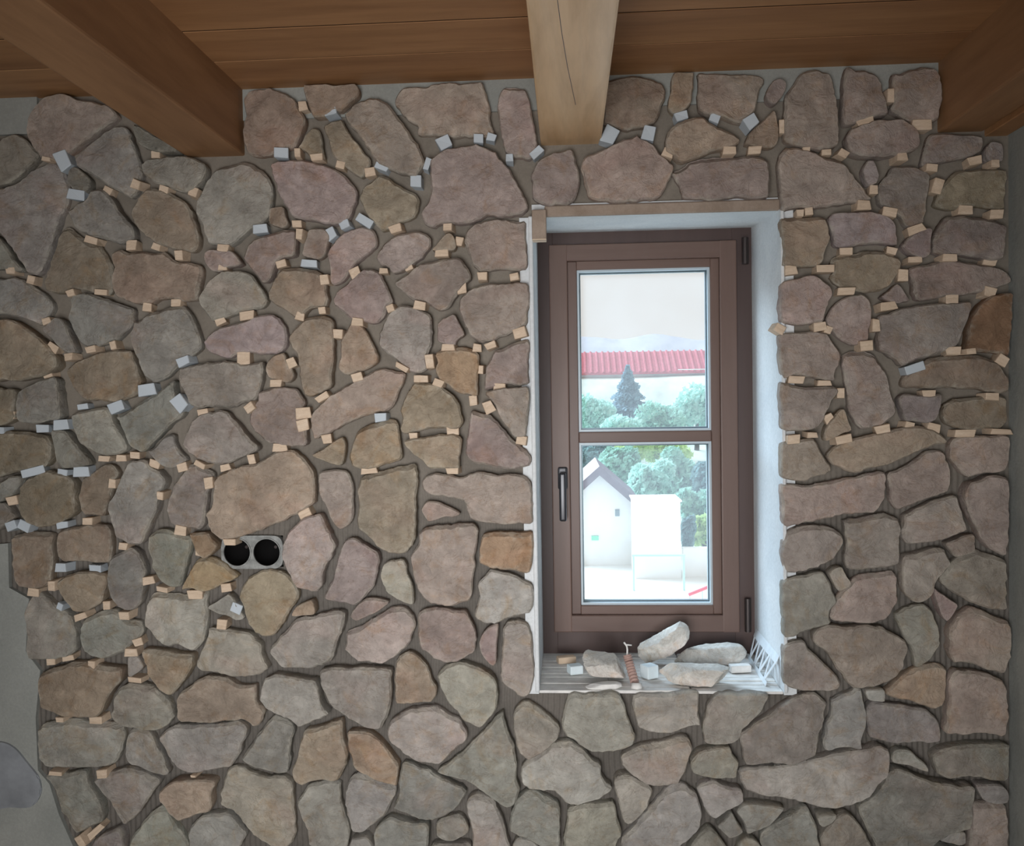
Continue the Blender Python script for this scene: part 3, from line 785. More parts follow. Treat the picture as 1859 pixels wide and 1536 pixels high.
P q 93,88 95,79 98,72 103,71 111,69 118,66 124,65 124,72 125,79 128,87 127,95 124,103 120,108 112,107 103,108 96,110 91,107 89,101 91,94
Q q 12,74 18,73 26,74 32,77 37,82 41,87 45,93 48,97 47,104 47,110 40,109 33,107 27,104 20,101 16,97 14,89 12,82
P y 37,118 40,110 42,102 47,99 53,99 57,102 63,104 71,106 80,105 88,109 89,116 89,125 90,134 90,143 89,150 86,155 80,156 73,154 67,151 60,147 56,141 52,135 47,130 40,128 37,124
P y 92,122 96,117 99,112 106,110 115,109 121,110 122,118 124,126 126,134 129,142 128,150 126,156 118,157 109,156 101,154 98,148 97,141 94,133 92,127
Q w 13,107 16,104 22,104 30,107 38,110 45,112 46,117 43,122 41,127 38,133 32,137 26,142 20,145 15,143 13,137 11,130 10,123 11,115
Q t 45,27 48,21 54,18 60,20 65,25 69,31 71,38 74,43 74,49 70,53 62,54 53,55 46,55 44,48 44,38
Q y 75,33 78,29 84,26 90,25 98,26 105,29 112,33 116,39 117,46 117,54 114,60 109,66 104,70 98,68 93,66 89,60 84,55 80,49 77,43 75,38
Q y 41,67 47,62 55,58 63,57 72,56 78,59 84,63 90,66 94,72 96,78 91,83 86,88 81,92 76,96 69,96 61,95 54,91 48,86 42,81 40,75
Q g 74,102 80,97 87,92 93,87 98,82 104,76 110,69 115,63 120,60 122,66 124,74 128,82 129,90 130,98 130,106 132,114 131,120 127,125 120,125 113,120 105,114 96,109 86,106
Q g 49,99 52,95 60,98 68,101 75,105 84,109 92,113 95,117 92,122 87,128 80,133 72,135 64,134 55,131 48,129 44,126 47,120 47,112 48,105
Q w 96,119 102,117 110,119 115,123 118,130 121,137 123,145 125,152 123,160 110,164 101,160 99,152 99,144 97,135 95,127
Q g 74,137 80,134 88,132 93,134 96,139 97,143 92,147 85,150 78,149 74,146
Q g 31,142 36,136 42,133 50,135 58,137 66,136 69,139 69,147 68,154 64,160 50,164 36,160 31,152
Q g 70,153 78,151 88,151 97,152 98,160 85,166 72,163
Q w 15,148 22,146 26,146 29,150 32,156 28,162 18,163 13,157
R y -10,58 -6,54 0,53 7,57 13,62 19,67 22,72 20,78 14,84 8,88 1,92 -4,90 -8,85 -10,76 -11,66
R w -5,97 2,92 10,87 17,81 23,80 28,80 35,84 41,89 46,94 50,97 51,104 55,108 58,112 54,117 49,120 41,122 32,124 26,123 22,118 17,114 10,114 0,113 -5,108
R w 26,52 29,48 40,48 52,47 62,47 66,53 68,60 71,68 74,75 74,80 68,85 59,88 50,88 43,88 38,85 32,81 26,77 23,72 23,64 25,59
R w 73,50 79,48 88,48 98,48 108,46 116,46 119,48 119,56 119,64 119,69 111,70 105,72 98,75 90,75 83,74 77,72 75,66 73,60 72,55
R w 124,56 128,51 133,47 142,47 152,47 162,47 168,49 165,56 161,62 156,67 150,73 147,79 141,83 133,83 126,83 122,80 121,74 121,67 124,61
R y 64,91 69,87 76,84 84,82 93,81 102,78 110,77 113,80 114,87 111,93 110,99 107,105 104,109 97,110 88,110 81,109 75,105 69,101 65,97
R y 112,96 115,89 120,86 127,85 134,84 140,84 142,89 146,94 145,100 144,105 137,105 128,105 120,103 114,101
R y 59,106 63,103 70,103 77,107 83,110 86,113 85,119 83,125 79,130 75,134 70,137 66,135 64,128 62,121 60,114
R w 66,147 72,141 78,134 84,128 89,122 94,116 100,112 106,110 112,113 117,117 119,123 120,131 119,138 116,144 111,149 105,153 95,158 80,160 68,158 64,153
R w 117,113 121,110 129,107 134,110 141,112 147,113 149,117 149,121 143,125 137,128 133,132 129,134 124,130 121,124 119,118
R g 131,139 136,134 141,129 144,134 149,142 146,145 140,147 135,143
R w 144,128 149,124 156,123 165,124 173,125 178,127 174,132 169,137 162,141 155,144 152,145 150,139 147,133
R y 27,128 33,125 42,124 52,124 59,123 61,130 63,137 65,143 62,149 59,155 50,160 35,162 25,158 24,148 26,138
R w -12,128 -8,120 -3,116 3,114 9,117 15,121 21,124 22,132 22,142 22,152 18,156 10,154 0,148 -9,144 -13,141 -13,134
Q w 127,152 131,147 138,148 144,152 146,160 135,165 126,160
R y 113,152 120,144 126,140 131,144 135,150 139,156 130,163 115,162 110,157
R w 146,152 150,147 157,148 161,152 163,160 150,164 144,160
H w 1,144 8,139 15,135 22,131 29,127 33,126 36,132 39,139 40,147 40,156 25,164 8,160 0,152
D t 58,18 66,15 76,13 86,14 95,17 99,21 100,28 98,33 96,39 94,44 90,47 82,49 72,50 63,48 58,46 58,38 58,28
D b 104,14 108,11 115,12 119,11 119,18 118,26 117,33 112,38 106,40 102,37 101,33 103,25
D p 121,12 128,11 138,12 148,12 158,12 165,13 167,17 164,24 162,31 160,38 155,44 150,46 143,44 135,41 126,40 122,37 121,28 122,20
D p 167,28 169,22 173,17 177,16 181,19 180,25 177,30 173,34 169,32
D q 99,58 102,51 108,46 116,43 125,42 129,46 135,48 142,51 147,55 150,58 148,61 139,64 130,66 120,70 110,73 104,69 100,66
D t 153,60 157,52 162,47 168,42 173,37 175,44 176,52 175,60 171,63 163,62
D p 10,90 9,82 12,74 16,69 24,66 32,64 37,64 39,71 41,78 42,86 41,93 38,98 34,101 27,101 20,102 13,99 10,96
D p 43,72 48,67 56,65 64,62 71,57 77,56 80,54 86,57 91,60 95,65 100,70 105,74 104,79 102,85 99,91 95,97 88,98 78,99 68,100 58,99 49,97 46,91 44,83 42,77
D p 103,79 110,76 118,71 127,69 137,68 148,68 159,67 166,69 169,72 170,80 170,89 169,96 161,97 150,96 140,97 130,98 120,97 112,97 110,91 108,86
E p 18,27 22,22 27,14 33,10 40,9 47,12 51,18 52,28 53,38 54,48 54,58 53,64 47,66 39,66 32,64 24,63 18,60 16,53 17,44 17,35
E p 58,13 61,8 66,11 73,10 80,13 84,20 86,28 88,36 89,42 83,43 78,44 72,46 66,48 60,49 57,45 57,36 57,25
E p 92,14 98,12 106,9 114,7 121,8 125,14 127,22 127,31 125,38 124,45 119,47 112,47 104,46 97,42 91,39 93,33 92,24
E p 59,58 63,52 72,49 81,46 90,46 98,46 104,49 109,54 111,61 109,66 102,69 93,71 83,72 72,72 64,70 60,66
E m 117,58 120,54 130,53 141,54 151,54 155,57 156,62 154,67 149,70 141,72 132,74 123,76 113,77 114,70
E m 157,66 160,61 164,60 169,62 170,68 169,74 163,75 158,72
E p 13,70 18,64 26,64 34,66 43,70 52,73 58,75 62,80 67,86 72,92 77,98 78,101 70,103 60,104 48,106 36,107 25,107 15,109 14,101 13,91 12,80
E m 71,80 74,74 78,74 80,79 82,85 80,90 75,91 72,86
E m 88,84 93,77 100,77 107,77 114,80 119,83 119,90 118,97 117,104 116,112 113,118 107,121 102,120 99,114 94,110 87,106 83,103 82,96 83,90
E b 123,100 125,94 130,88 136,81 145,80 155,79 165,79 172,79 173,88 172,97 171,108 163,107 152,105 142,106 134,108 127,107 122,104
E b 14,114 22,113 31,113 40,112 45,115 47,122 48,128 46,133 44,139 43,145 37,148 28,148 20,147 15,147 16,138 15,129 14,121
E m 48,112 56,110 66,110 76,109 84,111 91,114 94,120 95,127 96,132 88,132 78,132 68,133 59,135 52,133 50,126 48,119
E m 99,132 104,126 110,123 115,121 119,121 118,130 117,140 111,142 104,139 100,136
E m 124,120 129,113 136,112 145,112 155,113 165,115 170,119 170,127 169,135 168,142 161,144 152,142 143,140 134,139 126,140 120,137 120,130
F b 49,17 51,11 58,8 67,7 77,5 87,6 95,9 98,12 98,19 95,25 91,30 84,34 76,35 68,34 60,33 53,29 49,24 52,20
F p 103,19 110,16 120,14 130,12 141,13 152,15 163,17 173,20 175,26 172,30 163,32 152,35 141,37 130,38 119,40 110,41 107,35 106,27
F p 14,33 16,27 25,25 33,23 38,23 44,27 49,31 50,37 47,43 44,50 43,56 36,57 27,58 18,57 14,55 13,45
F p 47,51 52,43 58,39 64,37 70,36 76,39 78,45 78,53 77,61 76,68 71,70 66,72 60,70 54,66 49,60 46,56
F m 84,38 89,34 95,29 99,33 102,38 104,41 99,42 94,43 88,41
F m 82,52 90,49 99,46 109,44 119,43 129,43 138,42 146,42 146,49 144,56 141,63 139,70 134,74 126,77 118,79 112,81 106,83 99,86 94,82 88,78 83,75 81,68 83,60
F n 145,57 148,50 153,43 159,38 166,36 174,36 174,46 174,57 174,68 173,79 164,77 154,77 143,77 144,67
F p 13,64 20,63 30,62 40,62 47,64 50,69 54,73 57,79 55,86 52,92 52,97 44,96 34,95 24,93 16,95 14,88 13,78 13,70
F p 58,79 65,76 73,76 80,78 85,84 89,91 91,99 92,106 94,113 95,119 91,124 84,128 76,130 70,130 65,124 62,116 61,107 60,98 58,89
F b 99,96 103,90 110,86 117,81 125,79 135,79 145,78 155,79 163,83 169,89 172,95 172,104 163,105 153,103 142,102 132,102 120,102 108,102 100,101
F m 96,109 100,105 108,106 117,107 126,105 126,112 124,118 122,123 116,126 108,125 100,124 98,117
F b 127,118 130,112 136,109 146,108 156,107 166,106 171,108 172,116 172,125 167,130 157,130 147,131 138,130 130,127 128,123
F p 14,97 22,99 32,101 43,100 52,101 53,105 49,111 46,117 44,124 40,129 33,131 24,132 17,132 14,128 14,118 13,107
F t 46,127 50,122 54,117 58,116 60,122 63,131 57,133 51,136 45,139 44,133
G p 15,9 22,7 31,6 37,6 41,13 45,20 49,26 49,29 43,31 36,33 30,36 22,35 15,34 14,24 14,15
G t 48,15 54,10 63,7 73,4 84,2 95,-1 106,-3 116,-2 122,1 128,5 129,9 121,11 112,14 103,18 94,22 85,25 75,27 66,30 60,29 55,26 50,24 47,19
G p 15,38 22,38 32,39 43,37 54,35 66,33 77,30 86,29 88,34 87,42 86,48 83,54 80,58 70,58 60,59 51,61 42,63 32,65 22,67 18,68 15,63 15,52 14,44
G p 89,31 96,28 104,24 111,19 117,15 123,14 129,16 132,22 134,29 134,37 131,43 124,46 116,49 108,52 101,55 95,56 91,50 90,42
G p 132,12 134,7 140,4 150,4 161,4 172,4 173,13 172,22 169,28 161,30 152,31 146,33 141,31 136,25 132,20
G p 142,40 145,36 153,34 162,31 171,34 173,42 173,52 173,62 172,73 172,83 170,88 163,85 157,81 152,75 149,68 145,61 142,53 141,46
G y 16,77 20,70 28,67 37,66 46,67 52,69 57,74 58,78 55,84 52,90 45,93 37,96 29,99 20,100 17,98 15,90 15,83
G p 58,63 66,62 75,60 86,58 91,60 96,62 97,70 97,78 97,86 96,94 88,96 78,97 69,98 61,97 59,90 60,80 59,71
G y 100,60 105,57 112,53 120,49 128,47 136,46 138,52 140,59 142,66 142,70 135,73 127,76 118,78 110,79 103,80 99,76 98,70 100,65
G p 129,79 136,76 143,73 149,73 149,79 149,84 143,87 136,89 133,86
G y 99,88 107,86 116,83 125,81 128,84 131,90 132,93 129,97 125,102 121,107 119,113 115,118 109,120 104,118 100,114 98,107 98,97
G y 126,104 130,98 134,92 141,88 150,84 156,85 164,88 171,91 172,100 172,110 172,120 172,126 165,126 157,124 148,121 140,117 132,112 127,108
G y 15,108 18,104 26,102 35,100 42,98 46,102 49,109 52,117 53,121 49,125 48,131 48,135 41,137 32,140 23,143 16,144 16,132 15,120
G y 47,100 51,96 56,95 59,101 63,107 60,110 54,112 51,108
G p 52,119 56,114 62,108 67,103 75,101 85,100 94,99 96,105 96,113 96,120 92,126 88,132 81,134 72,135 62,135 54,134 49,132 50,125
G p 120,110 126,114 132,118 137,122 134,127 129,133 125,128 122,120
H p 36,6 40,1 48,-1 60,0 72,-1 84,0 90,3 96,7 102,11 103,17 101,24 99,31 95,37 88,41 80,43 71,44 64,43 60,39 57,34 52,29 50,24 46,19 41,15 37,11
H y 95,-7 102,-12 110,-15 117,-14 121,-8 124,-1 126,6 126,13 122,19 119,24 113,28 108,29 107,22 105,15 101,9 97,0
H p 131,4 134,-2 140,-9 147,-13 155,-11 163,-7 171,-4 175,2 175,10 175,20 173,28 170,34 162,32 152,28 142,26 134,25 131,18 132,11
H y 16,14 22,11 30,10 34,16 39,21 45,26 50,31 55,37 57,41 54,45 46,46 36,46 27,45 19,43 16,38 16,28
H y -14,77 -8,71 0,66 8,60 16,55 24,50 32,47 38,47 44,51 47,54 46,60 44,68 42,76 40,84 38,90 32,93 22,96 12,96 2,97 -8,98 -12,93 -13,85
H w 50,53 56,49 64,46 66,44 71,44 72,51 74,59 74,67 72,75 70,81 70,86 62,85 54,86 47,88 44,84 45,76 47,68 50,60
H w 72,44 79,43 85,43 85,51 78,51 74,50
H q 87,47 93,41 99,35 106,31 115,28 124,27 131,31 131,39 130,47 128,55 121,58 112,55 103,52 94,51
H p 131,44 133,35 136,31 146,31 157,33 166,36 170,41 171,50 172,60 172,70 171,77 163,76 154,75 145,77 136,76 129,75 130,64 131,54
H g 75,56 78,53 88,54 98,55 108,57 115,58 120,62 125,67 126,73 127,80 124,83 114,82 104,82 94,82 84,80 77,78 75,70 74,63
H w -15,102 -8,100 2,99 12,98 24,96 36,93 48,90 60,87 72,85 82,83 88,85 90,92 89,99 87,105 82,110 78,116 73,121 66,124 58,127 50,128 42,127 34,125 26,123 15,121 4,120 -5,118 -10,115 -13,110
H w 92,95 93,88 98,86 105,87 110,92 115,96 117,101 111,100 104,97
H g 119,91 126,86 135,83 147,82 158,82 168,82 173,83 173,92 173,100 171,106 163,107 152,105 141,105 131,106 123,103 121,97
H g 68,126 73,122 80,117 84,110 87,103 92,98 101,100 110,104 119,107 130,109 140,110 147,110 147,120 146,130 145,140 135,143 127,146 121,151 117,158 100,164 84,160 79,150 74,141 70,133
H g 150,111 157,110 167,110 172,115 172,122 167,124 160,123 154,120
H p 148,126 153,124 160,124 170,124 172,132 172,145 172,158 158,162 145,160 146,145
H w 124,148 131,143 141,142 142,150 138,152 130,150
H g 119,155 128,152 140,154 142,162 125,165
H y 42,145 47,138 53,132 60,130 66,134 71,141 75,148 78,156 65,164 48,160 42,153
H w 39,131 45,130 52,130 49,135 43,138 40,136
'''
STONE_RGB = {'p': (178, 164, 155), 't': (175, 160, 142), 'g': (168, 165, 157), 'y': (176, 170, 160), 'w': (180, 176, 168),
             'b': (164, 151, 133), 'o': (174, 152, 126), 'q': (182, 165, 146), 'm': (172, 161, 156), 'd': (150, 144, 134),
             'r': (180, 165, 151), 'n': (156, 128, 102)}
PLANE_Y = -0.030


def resample(pts, step):
    out = []
    n = len(pts)
    # soften corners a little with a Catmull-Rom curve through the outline
    dense = []
    for i in range(n):
        p0, p1, p2, p3 = pts[i - 1], pts[i], pts[(i + 1) % n], pts[(i + 2) % n]
        for k in range(6):
            t = k / 6.0
            cr = 0.5 * ((2 * p1) + (-p0 + p2) * t + (2 * p0 - 5 * p1 + 4 * p2 - p3) * t * t + (-p0 + 3 * p1 - 3 * p2 + p3) * t ** 3)
            dense.append(cr * 0.7 + (p1 * (1 - t) + p2 * t) * 0.3)
    L = [0.0]
    m_ = len(dense)
    for i in range(m_):
        L.append(L[-1] + (dense[(i + 1) % m_] - dense[i]).length)
    tot = L[-1]
    cnt = max(14, int(tot / step))
    j = 0
    for i in range(cnt):
        s = tot * i / cnt
        while L[j + 1] < s:
            j += 1
        t = (s - L[j]) / max(1e-9, L[j + 1] - L[j])
        out.append(dense[j % m_].lerp(dense[(j + 1) % m_], t))
    return out


def poly_area(p):
    return 0.5 * sum(p[i].x * p[(i + 1) % len(p)].y - p[(i + 1) % len(p)].x * p[i].y for i in range(len(p)))


def normals2(p):
    n = len(p)
    res = []
    for i in range(n):
        e = (p[(i + 1) % n] - p[i - 1])
        v = Vector((-e.y, e.x))
        res.append(v.normalized() if v.length > 0 else Vector((0, 0)))
    return res


def inside(pt, p):
    r = False
    n = len(p)
    j = n - 1
    for i in range(n):
        if (p[i].y > pt.y) != (p[j].y > pt.y) and pt.x < (p[j].x - p[i].x) * (pt.y - p[i].y) / (p[j].y - p[i].y) + p[i].x:
            r = not r
        j = i
    return r


def stone_mesh(pts2, seed, depth):
    rnd = random.Random(seed)
    if poly_area(pts2) < 0:
        pts2 = pts2[::-1]
    area = abs(poly_area(pts2))
    size = math.sqrt(area)
    ring = resample(pts2, 0.0085 if size > 0.05 else 0.006)
    # broken, chipped outline
    nn = normals2(ring)
    sd = Vector((seed * 1.37, seed * 0.73, 0))
    amp = min(0.0030, size * 0.022)
    ring = [q + nv * (amp * (noise.noise(Vector((q.x, q.y, 0)) * 55 + sd) + 0.7 * noise.noise(Vector((q.x, q.y, 0)) * 140 + sd))) for q, nv in zip(ring, nn)]
    nn = normals2(ring)
    n = len(ring)
    cx_ = sum(q.x for q in ring) / n
    cz_ = sum(q.y for q in ring) / n
    ch = min(0.0062, size * 0.055)
    # chamfer is wider on some sides (cleft edges)
    pa = rnd.uniform(0, 6.28); top_w = rnd.choice((0.1, 0.3, 0.8, 1.3))
    ins = []
    for q, nv in zip(ring, nn):
        w = 0.55 + 0.5 * noise.noise(Vector((q.x, q.y, 3)) * 22 + sd) + 0.3 * noise.noise(Vector((q.x, q.y, 3)) * 70 + sd)
        w += top_w * max(0.0, -nv.y) ** 2 + 0.25 * max(0.0, math.cos(math.atan2(nv.y, nv.x) - pa))
        ins.append(ch * max(0.25, w))
    planes = [(rnd.uniform(-.09, .09), rnd.uniform(-.09, .09), rnd.uniform(0.0, 0.004)) for _ in range(3)]

    ca, sa = math.cos(pa), math.sin(pa)
    thr = rnd.uniform(0.0, 0.35); stp = rnd.uniform(0.001, 0.0045)

    def face_y(x, z):
        dx, dz = x - cx_, z - cz_
        h_ = min(a_ * dx + b_ * dz + c_ for a_, b_, c_ in planes)
        q = Vector((x, z, seed * 0.11))
        h_ += 0.0040 * noise.noise(q * 15) + 0.0026 * noise.noise(q * 38) + 0.0016 * noise.noise(q * 90)
        st_ = noise.noise(Vector((x * ca + z * sa, (z * ca - x * sa) * 0.45, seed * 0.37)) * 13) - thr
        h_ -= stp * min(1.0, max(0.0, st_ / 0.05))
        return -(depth + max(-0.010, min(0.008, h_)))
    bm = bmesh.new()
    chip = bm.verts.layers.float.new('chip')

    def add(ringpts, ys):
        return [bm.verts.new((q.x, y, q.y)) for q, y in zip(ringpts, ys)]
    r_in = [q + nv * 0.003 for q, nv in zip(ring, nn)]
    R0 = add(r_in, [0.003] * n)
    R1 = add(ring, [-depth * 0.45 + 0.003 * noise.noise(Vector((q.x, q.y, 9)) * 60) for q in ring])
    r2 = [q + nv * (e * 0.18) for q, nv, e in zip(ring, nn, ins)]
    R2 = add(r2, [face_y(q.x, q.y) + min(0.014, e * 1.05 + 0.002) for q, e in zip(r2, ins)])
    r3 = [q + nv * e for q, nv, e in zip(ring, nn, ins)]
    for v in R2:
        v[chip] = 1.0
    for A_, B_ in ((R0, R1), (R1, R2)):
        for i in range(n):
            bm.faces.new((A_[i], A_[(i + 1) % n], B_[(i + 1) % n], B_[i]))
    # front face
    step = max(0.007, min(0.0095, size * 0.11))
    xs_ = [q.x for q in r3]; zs_ = [q.y for q in r3]
    inner = []
    r4 = [q + nv * (0.0022) for q, nv in zip(r3, nn)]
    for q in r4[::2]:
        if inside(q, r3):
            inner.append(q)
    x = min(xs_); row = 0
    while x < max(xs_):
        z = min(zs_) + (step / 2 if row % 2 else 0)
        while z < max(zs_):
            q = Vector((x + rnd.uniform(-.2, .2) * step, z + rnd.uniform(-.2, .2) * step))
            if inside(q, r3) and min((q - e).length_squared for e in r3) > (step * 0.55) ** 2:
                inner.append(q)
            z += step
        x += step * 0.9; row += 1
    vin = r3 + inner
    ov, oe, of, orig_v, _, _ = delaunay_2d_cdt(vin, [], [list(range(n))], 1, 1e-6)
    mp = {}
    bv = []
    for k, q in enumerate(ov):
        v = bm.verts.new((q.x, face_y(q.x, q.y), q.y))
        bv.append(v)
        for s in orig_v[k]:
            mp[s] = v
            if s < n:
                v[chip] = 0.75
    for f in of:
        try:
            bm.faces.new([bv[i] for i in f])
        except ValueError:
            pass
    for i in range(n):
        a_, b_ = mp.get(i), mp.get((i + 1) % n)
        vs4 = [R2[i], R2[(i + 1) % n]]
        if b_ is not None: vs4.append(b_)
        if a_ is not None and a_ is not b_: vs4.append(a_)
        if len(vs4) > 2:
            try:
                bm.faces.new(vs4)
            except ValueError:
                pass
    for i in range(n):
        e_ = bm.edges.get((R2[i], R2[(i + 1) % n]))
        if e_: e_.smooth = False
        a_, b_ = mp.get(i), mp.get((i + 1) % n)
        if a_ is not None and b_ is not None and a_ is not b_:
            e_ = bm.edges.get((a_, b_))
            if e_: e_.smooth = False
    bmesh.ops.recalc_face_normals(bm, faces=bm.faces)
    # recalc can flip an open shell: front must look at the room
    fs = [f for f in bm.faces if abs(f.normal.y) > 0.8]
    if sum(f.normal.y * f.calc_area() for f in fs) > 0:
        bmesh.ops.reverse_faces(bm, faces=bm.faces)
    me = bpy.data.meshes.new('stone')
    bm.to_mesh(me); bm.free()
    me.materials.append(M['stone'])
    me.polygons.foreach_set('use_smooth', [True] * len(me.polygons))
    return me


def parse(line):
    parts = line.split()
    x0, y0, s = TILE[parts[0]]
    pts = []
    for t in parts[2:]:
        u, v = t.split(',')
        pts.append((x0 + 10 * float(u) / s, y0 + 10 * float(v) / s))
    return parts[1], pts


for idx, line in enumerate(l for l in STONES.strip().splitlines() if l.strip()):
    code, px = parse(line)
    rnd = random.Random(idx * 31 + 5)
    p3 = [PY(u, v, PLANE_Y) for u, v in px]
    p2 = [Vector((q.x, min(q.z, Z_C - 0.004))) for q in p3]
    p2 = [Vector((min(q.x, X_R - 0.004), q.y)) for q in p2]
    me = stone_mesh(p2, idx + 1, rnd.uniform(0.032, 0.048))
    o = link('stone', me, None, wall_back)
    c = STONE_RGB[code]
    k = rnd.uniform(0.93, 1.06)
    o.color = srgb(*[min(255, ch * k * rnd.uniform(0.985, 1.015)) for ch in c])

# ------------------------------------------------------------------ spacer blocks between the stones
SPACERS = '''
A w 34,65.5,6,3,10 75,87,7,6,25 97,83,6,7,20 115,86,8,5,20 135,88,7,7,20 109,62,7,5,0 65,121.5,9,5,15 92,125,8,7,0 110,126,6,5,20 126,132,7,7,0 8.5,143,7,5,0 22,149,6,6,15
A g 45,66,9,13,-25 54,90,12,7,10
B w 96,28,6,7,-10 93,61.5,5,6,0 106,64,9,5,-3 122,69,7,5,15 143,74,7,6,-10 41,127,9,5,5 41,141,6,4,0 92,110,8,5,0 95,118,5,8,8 81,138,8,5,-15 112,149,6,7,-8 132,144,8,7,-25
B g 116,33,9,5,-10 81,61,9,7,0 151,71,9,4,25 67,114,10,6,-5 126,111,7,6,-20 139,108,11,6,30 116,117,7,8,-30 101,138,11,5,5
C g 79,54,9,9,-25 103,51,6,6,0 112,50,6,5,15 125,65,5,5,0 67.5,69,4,9,20 60,80.5,7,8,0
C w 46,113.5,9,6,-15 82,112.5,7,5,0 78,131,9,5,0 90,122,6,6,10 37,143,6,4,0 55,140,7,5,-20 106,147,7,6,0 128,147,7,5,-10
D g 62,55,9,11,25 89,53,8,9,15 110,42,8,6,-15 133,43,6,5,20 157,46,8,8,-35 13,66,9,5,-40
D w 142,65.5,8,5,0 160,64,9,5,0 101,67,7,6,20 178.5,48,4,9,0
E w 72,46,12,8,-15 90,28,5,9,0 112,49,12,7,0 57,69,7,5,30 97,72,7,6,0 118.5,79,9,5,5 149,74,9,6,-10 162.5,76,6,5,0 79,94,5,6,0 123,91,7,10,15 71,105,9,7,0 90,110,11,6,12 27,111,5,5,0 34,109,6,5,-5 142,108,9,6,0 164,111,9,6,0 108,122,11,6,-20 60,137,10,5,0 91.5,136.5,7,5,15 107,143,10,4,0 130,142,9,5,0 160,144,9,5,10 21,150,8,7,-5 45,149,14,5,0 32,66,5,3,0 46,68,7,4,0
F w 99,23,6,8,0 60,34,12,5,0 88,45,11,6,-8 133,40,10,7,0 159,35,8,7,15 13,60,8,6,30 41,59,8,6,-10 47,61,5,5,20 80,58,5,9,0 73,72,10,7,-5 134,76,10,6,0 145,76,7,4,-5 168,82,7,7,30 25,95.5,11,5,3 44.5,98,9,4,0 56,105,6,7,0 117,105.5,9,5,0 160,107.5,10,5,3 48,123,6,7,-30 22,137,9,6,-5 35,134,7,4,0 57,137,13,6,-12 85,130,10,6,-12 103,128,7,6,15 120,129,8,6,10 142,133,14,5,0 166,132,14,4,2
F g 106,88,12,6,-20
I w 50,35.5,6,5,-15 70,34.5,10,4,5 37,73.5,8,6,30 50,80,7,5,-8 34,55,6,5,-20 34,92,8,5,-15 65,75,8,5,-10 80,72,5,6,-15 103,45.5,6,6,5 123,42,8,5,0 9.5,120,5,6,10 142,119,9,6,-8
I g 130,83,9,6,-20 104,103,12,8,-8 82,115,11,8,-20 58,114.5,7,4,-10 127,112,9,11,-40 44.5,127,11,7,-3 30.5,130,9,6,0 2,131,5,5,0
J w 38.5,55,7,5,-25 57,51,11,6,-8 94,52,6,6,15 110,47.5,6,5,-5 121,64,7,7,5 54,80.5,10,9,0 88,84,6,7,-25 77,98,9,5,0 135,56,8,6,5 134,94,9,6,-15 110,108,10,5,-30 60,115,8,6,-35 96,119,10,8,-8 96,127,9,8,-15 80,143,10,6,0 60.5,151,6,7,-10 112.5,137,7,7,-8
K w 42,46,6,5,-20 63,44,8,6,10 91,32,7,7,-10 83,73.5,9,5,0 70,83,7,10,-5 50,87,10,4,30 60,95,5,5,0 65.5,95,6,5,0 76,98,8,5,20 102,73.5,6,6,5 105,88.5,5,6,5 112,72,8,5,-20 132,63,10,7,-15 118,101,8,6,0 99.5,110,6,7,-8 110,115,7,9,-25 85,131,10,6,0 58,135,6,5,0 133,138,8,6,10
K g 36,122,8,6,-5
L w 73,20,9,4,3 86,19.5,7,5,0 95,17.5,8,5,5 108,24,8,6,20 127,26,8,6,-15 141,24,8,4,25 146,37,7,8,-10 79,37.5,5,7,5 113,45.5,6,6,10 10,49,8,7,-10 62,63.5,8,5,0 126,70,8,7,8 87,81,7,5,5 104,105,8,6,-10 114,111,10,4,8 136,115,11,7,0 38,108,6,7,0 24,113,8,6,5 75,122,6,6,-5 58,129.5,9,5,-20 88,129,9,6,0 96,148,7,6,-15
L g 24,29,15,6,-15 45,30,7,5,5 58,29,11,7,0 10,67,8,7,-20 18.5,67,8,7,20 45,66,8,5,-5 44.5,96,8,6,0 67,97,9,6,0 43,123,4,5,20
M w 42,26.5,7,5,-15 24,86,5,4,10 46,78,9,5,0 97,58.5,10,6,-25 43,110,7,6,-10 40,135,8,7,3 142,28.5,11,5,-5
M g 50,124,7,7,20
N w 85.5,28.5,9,5,0
O w 36,24.5,7,5,-5 48,22,8,4,-10 65.5,26.5,6,6,0 92,18,9,6,0 95,37.5,12,4,3 43,65,6,4,0 67,65.5,11,5,-3 40,101.5,9,3,3 73,102,9,6,-10 67,143,13,5,-42 58,149,6,9,-30
P w 21,104,4,2,0
'''


def spacer_mesh(seed, mat):
    rnd = random.Random(seed)
    bm = bmesh.new()
    bmesh.ops.create_cube(bm, size=1.0)
    for v in bm.verts:
        v.co.x += rnd.uniform(-.09, .09)
        v.co.z += rnd.uniform(-.09, .09)
        v.co.y += rnd.uniform(-.05, .05)
    bmesh.ops.bevel(bm, geom=list(bm.edges), offset=0.045, segments=1, affect='EDGES')
    me = bpy.data.meshes.new('spacer_block')
    bm.to_mesh(me); bm.free()
    me.materials.append(mat)
    return me


SP_MESH = {'w': [spacer_mesh(100 + i, M['spacer']) for i in range(6)], 'g': [spacer_mesh(200 + i, M['foam']) for i in range(4)]}


def where(u, v):
    if u > 1380:
        if v < 330: return 'near the ceiling right of the window'
        if v < 520: return 'right of the window top'
        if v < 680: return 'right of the upper window pane'
        return 'right of the glazing bar'
    if u > 960: return 'above the window lintel'
    if v < 340 and u > 440: return 'between left and middle ceiling beams'
    if v < 340: return 'below the left ceiling beam'
    if u > 600:
        return 'left of the upper window pane' if v < 640 else 'left of the glazing bar'
    if u > 300:
        if v < 560: return 'diagonally below the left beam end'
        if v < 780: return 'above the long ochre stone level, mid-left'
        return 'around the electrical box'
    if v < 560: return 'at the upper left edge'
    if v < 780: return 'at the middle left edge'
    if v < 1010: return 'far left of the electrical box'
    return 'beside the lower left plaster'


